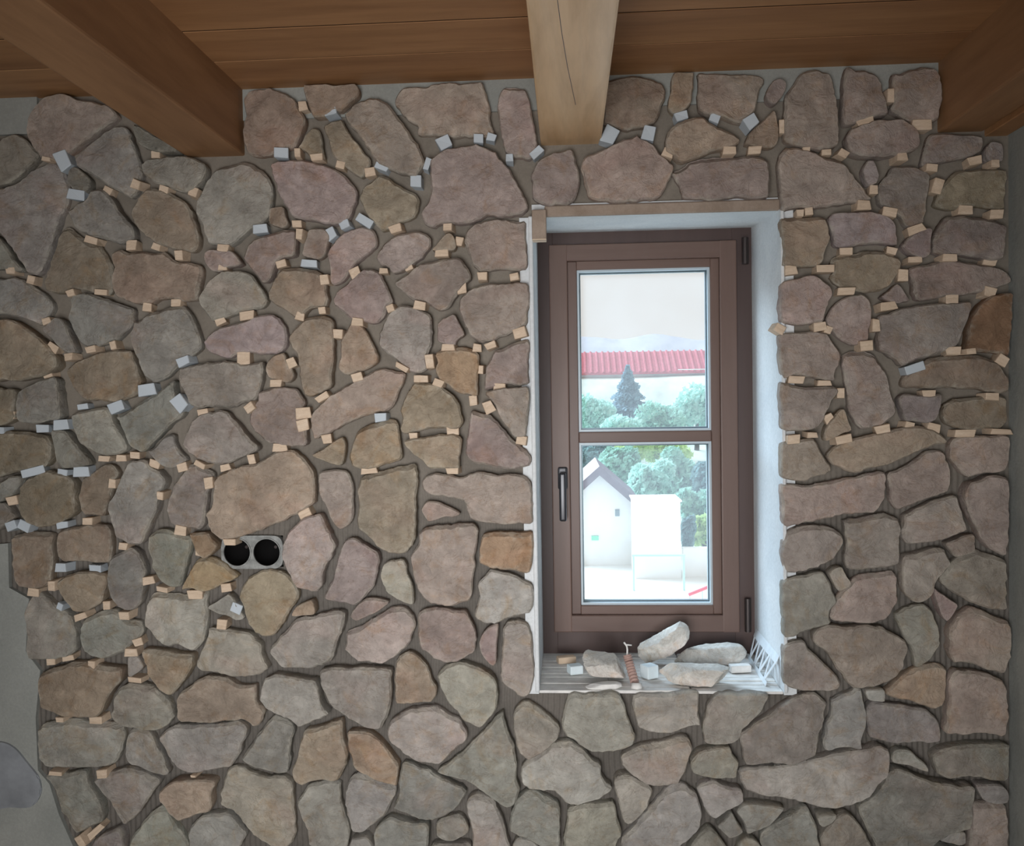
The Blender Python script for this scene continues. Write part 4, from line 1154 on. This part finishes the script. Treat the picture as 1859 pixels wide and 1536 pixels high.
ORD = ['leftmost', 'second from left', 'third from left', 'fourth from left', 'fifth from left', 'sixth from left', 'seventh from left',
       'eighth from left', 'ninth from left', 'tenth from left', 'eleventh from left', 'twelfth from left', 'thirteenth from left',
       'fourteenth from left', 'fifteenth from left', 'sixteenth from left', 'seventeenth from left', 'eighteenth from left',
       'nineteenth from left', 'twentieth from left', 'twenty-first from left', 'twenty-second from left', 'twenty-third from left', 'twenty-fourth from left', 'twenty-fifth from left']
SP_LIST = []
cnt = 0
for line in SPACERS.strip().splitlines():
    parts = line.split()
    x0, y0, s = TILE[parts[0]]
    kind = parts[1]
    for t in parts[2:]:
        cx_, cy_, w_, h_, ang = [float(q) for q in t.split(',')]
        u, v = x0 + 10 * cx_ / s, y0 + 10 * cy_ / s
        rnd = random.Random(cnt)
        c = PY(u, v, -0.030)
        me = SP_MESH[kind][cnt % len(SP_MESH[kind])]
        o = link('wooden_spacer' if kind == 'w' else 'grey_spacer', me)
        dep = rnd.uniform(0.035, 0.046)
        px = 10 / s * 2.07 / F_PX
        o.scale = (w_ * px, dep, h_ * px)
        o.location = (c.x, -dep / 2 + 0.001, c.z)
        o.rotation_euler = (rnd.uniform(-.05, .05), math.radians(ang), rnd.uniform(-.12, .12))
        SP_LIST.append((kind, where(u, v), u, w_ / h_, abs(ang), o))
        cnt += 1

zones = {}
for it in SP_LIST:
    zones.setdefault(it[:2], []).append(it)
for (kind, zone), items in zones.items():
    items.sort(key=lambda t: t[2])
    for k, it in enumerate(items):
        shape = 'tilted' if it[4] >= 20 else 'flat' if it[3] > 1.6 else 'upright' if it[3] < 0.75 else 'squarish'
        what = shape + (' pale wood spacer' if kind == 'w' else ' light grey spacer')
        lab = what + ' ' + zone + (', ' + ORD[k] if len(items) > 1 else '')
        tag(it[5], lab, 'wood block' if kind == 'w' else 'spacer', ('wooden spacers ' if kind == 'w' else 'grey spacers ') + zone)

# ------------------------------------------------------------------ electrical box
eb = tag(empty('electrical_box', (SB[0].x, 0, SB[0].z)), 'double flush electrical box with two black round openings between stones', 'electrical box')
plate = MB()
bmq = plate.bm
yo, yi = -0.016, 0.040
for c in SB:
    ring_o, ring_i, deep = [], [], []
    for k in range(32):
        a_ = 2 * math.pi * k / 32
        ring_o.append(Vector((c.x + math.cos(a_) * sbr * 1.02, yo, c.z + math.sin(a_) * sbr * 1.02)))
    rim = MB()
    vo = [rim.bm.verts.new(q) for q in ring_o]
    vi = [rim.bm.verts.new(Vector((c.x + (q.x - c.x) * 0.93, yo, c.z + (q.z - c.z) * 0.93))) for q in ring_o]
    vi2 = [rim.bm.verts.new(Vector((c.x + (q.x - c.x) * 0.93, yo + 0.012, c.z + (q.z - c.z) * 0.93))) for q in ring_o]
    vo2 = [rim.bm.verts.new(Vector((q.x, yo + 0.03, q.z))) for q in ring_o]
    for A_, B_ in ((vo, vi), (vi, vi2), (vo2, vo)):
        for k in range(32):
            rim.bm.faces.new((A_[k], A_[(k + 1) % 32], B_[(k + 1) % 32], B_[k]))
    ro = rim.build('rim', M['box_plastic'], None); ro.parent = eb; ro.matrix_parent_inverse = Matrix.Translation((-SB[0].x, 0, -SB[0].z))
    cup = MB()
    w1 = [cup.bm.verts.new(Vector((c.x + (q.x - c.x) * 0.925, yo + 0.004, c.z + (q.z - c.z) * 0.925))) for q in ring_o]
    w2 = [cup.bm.verts.new(Vector((c.x + (q.x - c.x) * 0.90, yi, c.z + (q.z - c.z) * 0.90))) for q in ring_o]
    for k in range(32):
        cup.bm.faces.new((w1[k], w1[(k + 1) % 32], w2[(k + 1) % 32], w2[k]))
    cup.bm.faces.new(w2)
    co = cup.build('cup', M['black'], None, True); co.parent = eb; co.matrix_parent_inverse = Matrix.Translation((-SB[0].x, 0, -SB[0].z))
    # screw boss at the back of the cup
    sc_ = MB().tube([(c.x + 0.008, yi - 0.001, c.z + 0.006), (c.x + 0.008, yi - 0.012, c.z + 0.006)], 0.004, 10)
    so = sc_.build('screw_boss', M['bronze'], None); so.parent = eb; so.matrix_parent_inverse = Matrix.Translation((-SB[0].x, 0, -SB[0].z))
# bridge plate between and around the cups: outline minus two discs
outer = []
for k in range(40):
    a_ = 2 * math.pi * k / 40
    cc = SB[0] if math.cos(a_) < 0 else SB[1]
    outer.append(Vector((cc.x + math.copysign(abs(math.cos(a_)) ** 0.55, math.cos(a_)) * sbr * 1.16, cc.z + math.copysign(abs(math.sin(a_)) ** 0.55, math.sin(a_)) * sbr * 1.18)))
verts = outer[:]
faces_in = [list(range(40))]
edges = [(k, (k + 1) % 40) for k in range(40)]
for c in SB:
    b0 = len(verts)
    for k in range(28):
        a_ = 2 * math.pi * k / 28
        verts.append(Vector((c.x + math.cos(a_) * sbr * 0.97, c.z + math.sin(a_) * sbr * 0.97)))
    edges += [(b0 + k, b0 + (k + 1) % 28) for k in range(28)]
ov, oe, of, _, _, _ = delaunay_2d_cdt(verts, edges, [], 1, 1e-6)
pm = MB()
bv = [pm.bm.verts.new((q.x, yo + 0.003 + 0.0015 * noise.noise(Vector((q.x, q.y, 0)) * 90), q.y)) for q in ov]
for f in of:
    cq = sum((ov[i] for i in f), Vector((0, 0))) / len(f)
    if any((cq - Vector((c.x, c.z))).length < sbr * 0.95 for c in SB) or not inside(cq, outer):
        continue
    pm.bm.faces.new([bv[i] for i in f])
ext = bmesh.ops.extrude_face_region(pm.bm, geom=list(pm.bm.faces))
bmesh.ops.translate(pm.bm, verts=[g for g in ext['geom'] if isinstance(g, bmesh.types.BMVert)], vec=(0, 0.02, 0))
po = pm.build('bridge_plate', M['box_plastic'], None); po.parent = eb; po.matrix_parent_inverse = Matrix.Translation((-SB[0].x, 0, -SB[0].z))
for ch_ in eb.children:
    ch_.matrix_parent_inverse = Matrix.Translation((-SB[0].x, 0, -SB[0].z))

# ------------------------------------------------------------------ loose things on the sill
def rock(name, loc, dims, rot, seed, label, cut=7, mat='loose'):
    rnd = random.Random(seed)
    bm = bmesh.new()
    bmesh.ops.create_icosphere(bm, subdivisions=4, radius=1.0)
    pl_ = []
    for i in range(cut):
        d = Vector((rnd.uniform(-1, 1), rnd.uniform(-1, 1), rnd.uniform(-1, 1))).normalized()
        pl_.append((d, rnd.uniform(0.52, 0.78)))
    pl_ += [(Vector((0, 0, 1)), 0.5), (Vector((0, 0, -1)), 0.5), (Vector((0, -1, 0.1)).normalized(), 0.62), (Vector((0, 1, 0)), 0.62)]
    for v in bm.verts:
        d = v.co.normalized()
        r = 1.0
        for pn, k in pl_:
            dp = d.dot(pn)
            if dp > 1e-3:
                r = min(r, k / dp)
        r *= 1 + 0.05 * noise.noise(d * 3 + Vector((seed, 0, 0))) + 0.03 * noise.noise(d * 8 + Vector((seed, 0, 0)))
        v.co = d * r
    xs_ = [v.co.x for v in bm.verts]; ys_ = [v.co.y for v in bm.verts]; zs_ = [v.co.z for v in bm.verts]
    c = Vector(((min(xs_) + max(xs_)) / 2, (min(ys_) + max(ys_)) / 2, (min(zs_) + max(zs_)) / 2))
    sx, sy, sz = max(xs_) - min(xs_), max(ys_) - min(ys_), max(zs_) - min(zs_)
    for v in bm.verts:
        q = v.co - c
        v.co = Vector((q.x / sx * dims[0], q.y / sy * dims[1], q.z / sz * dims[2]))
    me = bpy.data.meshes.new(name)
    bm.to_mesh(me); bm.free()
    o = link(name, me, M[mat], None, True)
    me.set_sharp_from_angle(angle=0.42)
    o.rotation_euler = rot
    # rest the lowest point on the given height
    Rm = o.rotation_euler.to_matrix()
    zmin = min((Rm @ v.co).z for v in me.vertices)
    o.location = (loc[0], loc[1], loc[2] - zmin)
    return tag(o, label, 'stone', 'loose stones on the window sill')


p = PZ(1098, 1240, SZ); rock('loose_stone', (p.x, p.y + 0.03, SZ + 0.008), (0.112, 0.085, 0.036), (0.12, 0.16, 0.06), 3, 'flat white stone at the front of the sill left of the conduit', cut=6)
MB_chip = PZ(1098, 1252, SZ)
rock('stone_chip', (MB_chip.x - 0.002, MB_chip.y + 0.016, SZ - 0.001), (0.09, 0.03, 0.012), (0, 0, 0.1), 14, 'thin tan chip under the flat white stone on the sill', cut=5, mat='clay')
p = PZ(1264, 1247, SZ); rock('loose_stone', (p.x, p.y + 0.022, SZ), (0.168, 0.055, 0.042), (0.05, 0.02, -0.05), 8, 'long rough white stone lying at the front right of the sill', cut=6)
p = PZ(1292, 1214, SZ); rock('loose_stone', (p.x, p.y + 0.03, SZ), (0.190, 0.07, 0.046), (0.0, -0.04, 0.06), 21, 'long pale stone lying behind, towards the plastic lattice profile', cut=6)
p = PZ(1205, 1212, SZ); rock('loose_stone', (p.x + 0.004, p.y + 0.02, SZ + 0.002), (0.150, 0.065, 0.050), (0.15, -0.62, 0.1), 33, 'white stone tilted up against the window frame bottom', cut=6)

def foam_cube(px, s, rz, label, name='foam_cube'):
    q = PZ(px[0], px[1], SZ)
    mb2 = MB().box(-s[0] / 2, s[0] / 2, -s[1] / 2, s[1] / 2, 0, s[2], bevel=0.003, seg=2)
    o = mb2.build(name, M['foam_white'])
    o.location = (q.x, q.y + s[1] / 2, SZ + 0.0005)
    o.rotation_euler = (0, 0, rz)
    return tag(o, label, 'foam block', 'white foam cubes on the sill')


foam_cube((1044, 1226), (0.034, 0.03, 0.022), 0.35, 'small white foam cube left of the flat white stone on the sill')
foam_cube((1180, 1234), (0.034, 0.032, 0.032), 0.6, 'small white foam cube right of the corrugated conduit on the sill')

q = PZ(1028, 1205, SZ)
o = MB().box(-0.024, 0.024, -0.012, 0.012, 0, 0.017, bevel=0.0015).build('wood_offcut', M['spacer'])
o.location = (q.x, q.y + 0.01, SZ); o.rotation_euler = (0, 0, 0.3)
tag(o, 'short brown wood offcut at the back left of the sill', 'wood offcut')
q = PZ(1345, 1222, SZ)
o = MB().box(-0.026, 0.026, -0.012, 0.012, 0, 0.018, bevel=0.0015).build('clay_offcut', M['clay'])
o.location = (q.x, q.y + 0.012, SZ); o.rotation_euler = (0, 0, 0.15)
tag(o, 'grey block piece under the right end of the rear stone', 'block piece')

# corrugated conduit with a white wire
base = PZ(1156, 1250, SZ)
cd = tag(empty('corrugated_conduit', (base.x, base.y + 0.01, SZ)), 'pinkish corrugated conduit stub with white wire rising from the sill', 'conduit')
rings = []
rad = []
top = Vector((-0.018, 0.055, 0.062))
nr = 44
for i in range(nr + 1):
    t = i / nr
    rings.append(Vector((0, 0, -0.004)).lerp(top, t) + Vector((0, 0.012 * math.sin(t * 3.1), 0)))
    rad.append(0.0112 if i % 4 in (0, 1) else 0.0092)
MB().tube(rings, rad, 16).build('hose', M['conduit'], cd, False)
MB().tube([(0, -0.004, -0.004), (0, 0, 0.010)], [0.014, 0.0125], 16).build('collar', M['clay'], cd, True)
wp = [top + Vector((0, -0.002, -0.006)), top + Vector((0.001, 0.002, 0.012)), top + Vector((0.000, 0.004, 0.02)), top + Vector((-0.004, 0.004, 0.026)), top + Vector((-0.007, 0.003, 0.030))]
MB().tube(wp, 0.0022, 8).build('wire', M['wire'], cd, True)
MB().tube([top + Vector((-0.002, 0.004, 0.024)), top + Vector((0.012, 0.006, 0.022))], 0.0018, 8).build('wire', M['wire'], cd, True)

# lattice of a white plastic profile leaning in the right corner of the reveal
pa_, pb_ = PZ(1372, 1196, SZ), PZ(1396, 1248, SZ)
lat = tag(empty('lattice_profile', (0, 0, 0)), 'white plastic lattice profile leaning in the right corner of the sill', 'plastic profile')
A0 = PZ(1357, 1192, SZ) + Vector((0, 0, 0.004)); A1 = PZ(1391, 1245, SZ) + Vector((0, 0, 0.004))
jx = lambda y: OX1 + (GX1 - OX1) * (y - yf) / (yb - yf)
B0 = Vector((jx(A0.y + 0.01) - 0.004, A0.y + 0.01, SZ + 0.062)); B1 = Vector((jx(A1.y) - 0.004, A1.y, SZ + 0.062))
def strip(p0, p1, w=0.003):
    return MB().tube([p0, p1], w, 6)
def flat(p0, p1, w, t=0.0016):
    d = (p1 - p0).normalized()
    nrm = (B0 - A0).cross(A1 - A0).normalized()
    sd_ = d.cross(nrm).normalized() * w / 2
    nn_ = nrm * t / 2
    return MB().hexa([p0 - sd_ - nn_, p0 + sd_ - nn_, p1 + sd_ - nn_, p1 - sd_ - nn_, p0 - sd_ + nn_, p0 + sd_ + nn_, p1 + sd_ + nn_, p1 - sd_ + nn_])
flat(A0, A1, 0.010).build('rail', M['bead'], lat)
flat(B0, B1, 0.022).build('rail', M['bead'], lat)
for k in range(4):
    flat(B0.lerp(B1, (k + 0.05) / 4), A0.lerp(A1, (k + 0.5) / 4), 0.009).build('strut', M['bead'], lat)
    flat(A0.lerp(A1, (k + 0.5) / 4), B0.lerp(B1, (k + 0.95) / 4), 0.009).build('strut', M['bead'], lat)
# small wooden block at the top left corner of the opening
q = PY(979, 410, -0.03)
o = MB().box(-0.0165, 0.0165, -0.018, 0.018, -0.034, 0.034, bevel=0.0015).build('wooden_block', M['lintel'])
o.location = (q.x, -0.03, q.z)
MB().box(-0.016, 0.016, -0.0175, 0.0175, -0.0355, -0.0335).build('cut_end', M['spacer'], o)
tag(o, 'upright wooden block at the top left corner of the window opening', 'wood block')

# grey smeared patch on the bare plaster, lower left
blob = [(-60, 1350), (5, 1346), (30, 1358), (50, 1382), (72, 1410), (77, 1435), (68, 1456), (50, 1466), (20, 1464), (-60, 1470)]
bq = [Vector((PY(u, v, -0.012).x, PY(u, v, -0.012).z)) for u, v in blob]
bq = resample(bq, 0.008)
o = MB().prism([Vector((q.x, 0, q.y)) for q in bq], (0, -0.018, 0), (0, -0.008, 0))
bmesh.ops.bevel(o.bm, geom=list(o.bm.edges), offset=0.003, segments=2, affect='EDGES')
o = o.build('adhesive_patch', M['film'])
tag(o, 'dark grey glossy patch smeared on bare plaster at lower left', 'wall patch')

# ------------------------------------------------------------------ outdoors: village on a slope below
GZ = -10.2
def terrain():
    bm = bmesh.new()
    nx_, ny_ = 30, 40
    grid = []
    for j in range(ny_ + 1):
        y = 58 + 120 * j / ny_
        row = []
        for i in range(nx_ + 1):
            x = -45 + 110 * i / nx_
            t = min(1, max(0, (y - 62) / 50))
            z = terr_z(y) + 0.5 * noise.noise(Vector((x * 0.08, y * 0.08, 0)))
            row.append(bm.verts.new((x, y, z)))
        grid.append(row)
    for j in range(ny_):
        for i in range(nx_):
            bm.faces.new((grid[j][i], grid[j][i + 1], grid[j + 1][i + 1], grid[j + 1][i]))
    me = bpy.data.meshes.new('hillside')
    bm.to_mesh(me); bm.free()
    return me


def terr_z(y):
    t = min(1, max(0, (y - 62) / 50))
    k = min(1, max(0, (y - 103) / 6))
    return GZ - 0.3 + 9.0 * t ** 1.1 + 6.2 * k * k * (3 - 2 * k)


hs = tag(link('hillside', terrain(), M['hill'], None, True), 'pale green hillside rising behind the white house', 'hill', kind='structure')
yd = tag(MB().box(-60, 70, 2.0, 62, GZ - 0.5, GZ).build('yard', M['yard']), 'pale paved yard below the window', 'yard', kind='structure')

# gabled white house
HY = 60
ap = PY(1088, 853, HY); ev = PY(1161, 915, HY)
half = ev.x - ap.x
ha = tag(empty('gabled_house', (ap.x, HY, GZ)), 'white house with gabled roof seen through lower pane', 'house')
def hb(mb, name, mat, parent=ha):
    o = mb.build(name, mat)
    o.parent = parent
    o.matrix_parent_inverse = Matrix.Translation(-Vector(parent.location)) if parent.parent is None else Matrix.Identity(4)
    return o
wall_h = half * 0.93
gp = [(ap.x - wall_h, HY + 0.3, GZ), (ap.x + wall_h, HY + 0.3, GZ), (ap.x + wall_h, HY + 0.3, ev.z + 0.1), (ap.x, HY + 0.3, ap.z - 0.25), (ap.x - wall_h, HY + 0.3, ev.z + 0.1)]
hb(MB().prism(gp, (0, 0, 0), (0, 9, 0)), 'wall', M['render_white'])
# roof slopes turn a little, so the left slope shows
for s, mt in ((1, M['eave']), (-1, M['roof_tan'])):
    e = Vector((ap.x + s * half * 1.03, 0, ev.z - 0.1))
    a_ = Vector((ap.x, 0, ap.z))
    th = Vector((0, 0, 0.28))
    mbq = MB().hexa([C(a_.x, HY - 0.5, a_.z), C(e.x, HY - 0.5, e.z), C(e.x, HY + 9.4, e.z), C(a_.x, HY + 9.4, a_.z),
                     C(a_.x, HY - 0.5, a_.z) + th, C(e.x, HY - 0.5, e.z) + th, C(e.x, HY + 9.4, e.z) + th, C(a_.x, HY + 9.4, a_.z) + th])
    ro = hb(mbq, 'roof', mt)
    mbq = MB().hexa([C(a_.x, HY - 0.6, a_.z - 0.35), C(e.x, HY - 0.6, e.z - 0.35), C(e.x, HY - 0.48, e.z - 0.35), C(a_.x, HY - 0.48, a_.z - 0.35),
                     C(a_.x, HY - 0.6, a_.z + 0.3), C(e.x, HY - 0.6, e.z + 0.3), C(e.x, HY - 0.48, e.z + 0.3), C(a_.x, HY - 0.48, a_.z + 0.3)])
    hb(mbq, 'barge_board', M['eave'])
for (u0, v0, u1, v1, mt) in ((1117, 926, 1125, 938, 'far_glass'), (1074, 974, 1087, 982, 'awning')):
    q0, q1 = PY(u0, v0, HY), PY(u1, v1, HY)
    hb(MB().box(q0.x, q1.x, HY + 0.2, HY + 0.4, q1.z, q0.z), 'window' if mt == 'far_glass' else 'awning', M[mt])
# cubic annex
q0, q1 = PY(1152, 912, 55.5), PY(1235, 912, 55.5)
an = tag(empty('annex', ((q0.x + q1.x) / 2, 55.5, GZ)), 'plain white box annex with flat roof beside the gabled house', 'house')
hb(MB().box(q0.x, q1.x, 55.5, 59.1, GZ, q0.z), 'wall', M['render_white'], an)
hb(MB().box(q0.x - 0.1, q1.x + 0.1, 55.4, 59.15, q0.z, q0.z + 0.1), 'parapet', M['render_white'], an)
# garden wall
q0 = PY(1240, 997, 56); q1 = PY(1420, 997, 56)
gw = tag(empty('garden_wall', (q0.x, 56, GZ)), 'low white garden wall right of the annex', 'wall')
hb(MB().box(q0.x, q1.x, 56, 56.4, GZ, q0.z), 'wall', M['render_white'], gw)
hb(MB().box(q0.x, q1.x, 55.9, 56.5, q0.z, q0.z + 0.08), 'coping', M['render_white'], gw)
# carport frame in front
cp = tag(empty('carport', (0, 52, GZ)), 'faint pale carport frame in front of the annex', 'carport')
qa, qb = PY(1150, 1010, 52), PY(1241, 1010, 52)
for xx in (qa.x, qb.x):
    hb(MB().box(xx - 0.06, xx + 0.06, 51.9, 52.02, GZ, qa.z), 'post', M['pale_steel'], cp)
hb(MB().box(qa.x - 0.1, qb.x + 0.1, 51.9, 52.05, qa.z, qa.z + 0.12), 'beam', M['pale_steel'], cp)
# red railing at the lower right
rr = tag(empty('red_railing', (0, 49, GZ)), 'small red sloping railing at the bottom right of the view', 'railing')
ra, rb = PY(1250, 1080, 49), PY(1300, 1060, 49)
hb(MB().tube([ra, rb], 0.10, 8), 'handrail', M['red_paint'], rr)
for t in (0.05, 0.5, 0.95):
    q = ra.lerp(rb, t)
    hb(MB().tube([q, (q.x, q.y, GZ)], 0.03, 6), 'post', M['pale_steel'], rr)

# long house with the red tiled roof on the slope
RY = 110
e0, e1 = PY(960, 683, RY), PY(1400, 675, RY)
r0_, r1_ = PY(960, 645, RY + 4), PY(1400, 637, RY + 4)
rh = tag(empty('long_house', ((e0.x + e1.x) / 2, RY, e0.z - 6)), 'long house with red tiled roof seen through the upper pane', 'house')
hb(MB().box(e0.x + 0.3, e1.x - 0.3, RY + 0.8, RY + 8, e0.z - 6, e0.z + 0.1), 'wall', M['render_white'], rh)
zr = r0_.z
rf = hb(MB().hexa([C(e0.x, RY, e0.z), C(e1.x, RY, e0.z), C(e1.x, RY + 4.2, zr), C(e0.x, RY + 4.2, zr),
               C(e0.x, RY, e0.z + 0.25), C(e1.x, RY, e0.z + 0.25), C(e1.x, RY + 4.2, zr + 0.2), C(e0.x, RY + 4.2, zr + 0.2)]), 'roof', M['roof_red'], rh)
hb(MB().hexa([C(e0.x, RY + 8.4, e0.z), C(e1.x, RY + 8.4, e0.z), C(e1.x, RY + 4.2, zr), C(e0.x, RY + 4.2, zr),
              C(e0.x, RY + 8.4, e0.z + 0.25), C(e1.x, RY + 8.4, e0.z + 0.25), C(e1.x, RY + 4.2, zr + 0.2), C(e0.x, RY + 4.2, zr + 0.2)]), 'roof', M['roof_red'], rh)
nt_ = int((e1.x - e0.x) / 0.75)
tiles = MB()
for i in range(nt_):
    x = e0.x + (i + 0.5) * (e1.x - e0.x) / nt_
    tiles.tube([(x, RY - 0.05, e0.z + 0.28), (x, RY + 4.2, zr + 0.24)], 0.16, 6)
tl_ = hb(tiles, 'tile_rows', M['roof_red'], rh); tl_['kind'] = 'stuff'
gx = PY(1231, 672, RY - 0.2)
hb(MB().box(gx.x, PY(1290, 672, RY).x, RY - 0.15, RY - 0.05, gx.z, gx.z + 0.12), 'gutter', M['render_white'], rh)

# far scrub ridge
bm = bmesh.new()
prev = None
for i in range(60):
    u = 700 + 900 * i / 59
    top_ = PY(u, 612 + 14 * noise.noise(Vector((u * 0.013, 0, 0))) , 190)
    v0 = bm.verts.new((top_.x, 170, -5)); v1 = bm.verts.new((top_.x, 190, top_.z)); v2 = bm.verts.new((top_.x, 230, top_.z - 3))
    if prev:
        bm.faces.new((prev[0], v0, v1, prev[1])); bm.faces.new((prev[1], v1, v2, prev[2]))
    prev = (v0, v1, v2)
me = bpy.data.meshes.new('far_ridge'); bm.to_mesh(me); bm.free()
tag(link('far_ridge', me, M['far_hill'], None, True), 'faint grey scrubby ridge on the skyline', 'hill', kind='structure')


def leaf_crown(rnd, rx, rz, nleaf, conifer=False, leaf=0.28):
    bm = bmesh.new()
    lobes = [(Vector((rnd.uniform(-.5, .5) * rx, rnd.uniform(-.4, .4) * rx, rnd.uniform(-.45, .5) * rz)), rnd.uniform(.4, .62)) for _ in range(9)]
    for i in range(nleaf):
        if conifer:
            t = rnd.random() ** 0.8
            tier = (t * 7) % 1.0
            r = rx * (1 - t) * (0.55 + 0.45 * (1 - tier)) * math.sqrt(rnd.uniform(0.3, 1))
            a_ = rnd.uniform(0, 6.283)
            c = Vector((r * math.cos(a_), r * math.sin(a_), -rz + 2 * rz * t))
        else:
            lc, lr = rnd.choice(lobes)
            d = Vector((rnd.gauss(0, 1), rnd.gauss(0, 1), rnd.gauss(0, 1))).normalized() * rnd.uniform(0.75, 1.0)
            c = lc + Vector((d.x * lr * rx, d.y * lr * rx, d.z * lr * rz))
        s = leaf * rnd.uniform(0.6, 1.4)
        n_ = Vector((rnd.gauss(0, 1), rnd.gauss(0, 1), rnd.gauss(0, 1))).normalized()
        t_ = n_.orthogonal().normalized(); b_ = n_.cross(t_)
        vs4 = [bm.verts.new(c + t_ * s), bm.verts.new(c + b_ * s * 0.6), bm.verts.new(c - t_ * s), bm.verts.new(c - b_ * s * 0.6 + n_ * s * 0.2)]
        bm.faces.new(vs4)
    me = bpy.data.meshes.new('crown')
    bm.to_mesh(me); bm.free()
    return me


def tree(px, y, rx, rz, mat, label, seed, conifer=False, nleaf=1500):
    rnd = random.Random(seed)
    c = PY(px[0], px[1], y)
    gz = min(terr_z(y), c.z - rz * 0.8) if y > 62 else GZ
    t = tag(empty('conifer' if conifer else 'leafy_tree', (c.x, y, gz)), label, 'tree', 'trees on the slope outside')
    o = link('crown', leaf_crown(rnd, rx, rz, nleaf, conifer, leaf=0.30), M[mat], t)
    o.location = (0, 0, c.z - gz)
    MB().tube([(0, 0, -0.2), (0.1, 0, (c.z - gz) * 0.5), (0, 0, c.z - gz)], [0.3, 0.22, 0.1], 8).build('trunk', M['bark'], t)
    return t


tree((1140, 734), 101, 4.8, 4.4, 'leaf_blue', 'dark spreading conifer in the middle of the upper pane', 1, True, 4200)
tree((1264, 742), 97, 3.0, 3.4, 'leaf_mint', 'mint green round tree at the right of the upper pane', 2, False, 2400)
tree((1078, 762), 95, 3.2, 2.8, 'leaf_mint', 'pale mint tree at the left below the red roof', 3, False, 2400)
tree((1130, 780), 89, 2.4, 1.4, 'leaf_mint', 'pale mint bush in front of the dark conifer', 16, False, 2000)
tree((1200, 768), 93, 2.8, 2.4, 'leaf_mid', 'low green tree right of the dark conifer', 4, False, 2000)
tree((1075, 822), 86, 2.2, 2.2, 'leaf_blue', 'dark blue green tree behind the gabled roof', 5, False, 2400)
tree((1058, 838), 74, 1.2, 1.4, 'leaf_dark', 'dark tree touching the gabled roof at the left', 15, False, 1400)
tree((1128, 850), 79, 2.2, 2.4, 'leaf_mid', 'green tree just right of the gable peak', 6, False, 2400)
tree((1180, 872), 73, 2.1, 2.2, 'leaf_mint', 'bushy tree above the white annex', 7, False, 2400)
tree((1240, 860), 77.5, 2.4, 2.6, 'leaf_mid', 'dense green tree above the right end of the annex', 8, False, 2600)
tree((1295, 885), 71.5, 1.9, 2.6, 'leaf_dark', 'dense tree at the right edge of the lower pane', 9, False, 2200)
tree((1262, 925), 67, 1.6, 1.8, 'leaf_mid', 'tree behind the garden wall right of the annex', 10, False, 1800)
tree((1150, 815), 84, 2.0, 1.3, 'leaf_lime', 'lime green bush below the glazing bar', 11, False, 1600)
tree((1215, 816), 86.5, 2.4, 1.6, 'leaf_lime', 'large lime green bush at the top right of lower pane', 12, False, 1800)
tree((1276, 962), 62.5, 1.3, 1.2, 'leaf_lime', 'lime green shrub over the garden wall', 13, False, 1300)
tree((1250, 972), 60, 0.45, 1.4, 'leaf_dark', 'dark narrow shrub beside the annex corner', 14, False, 700)
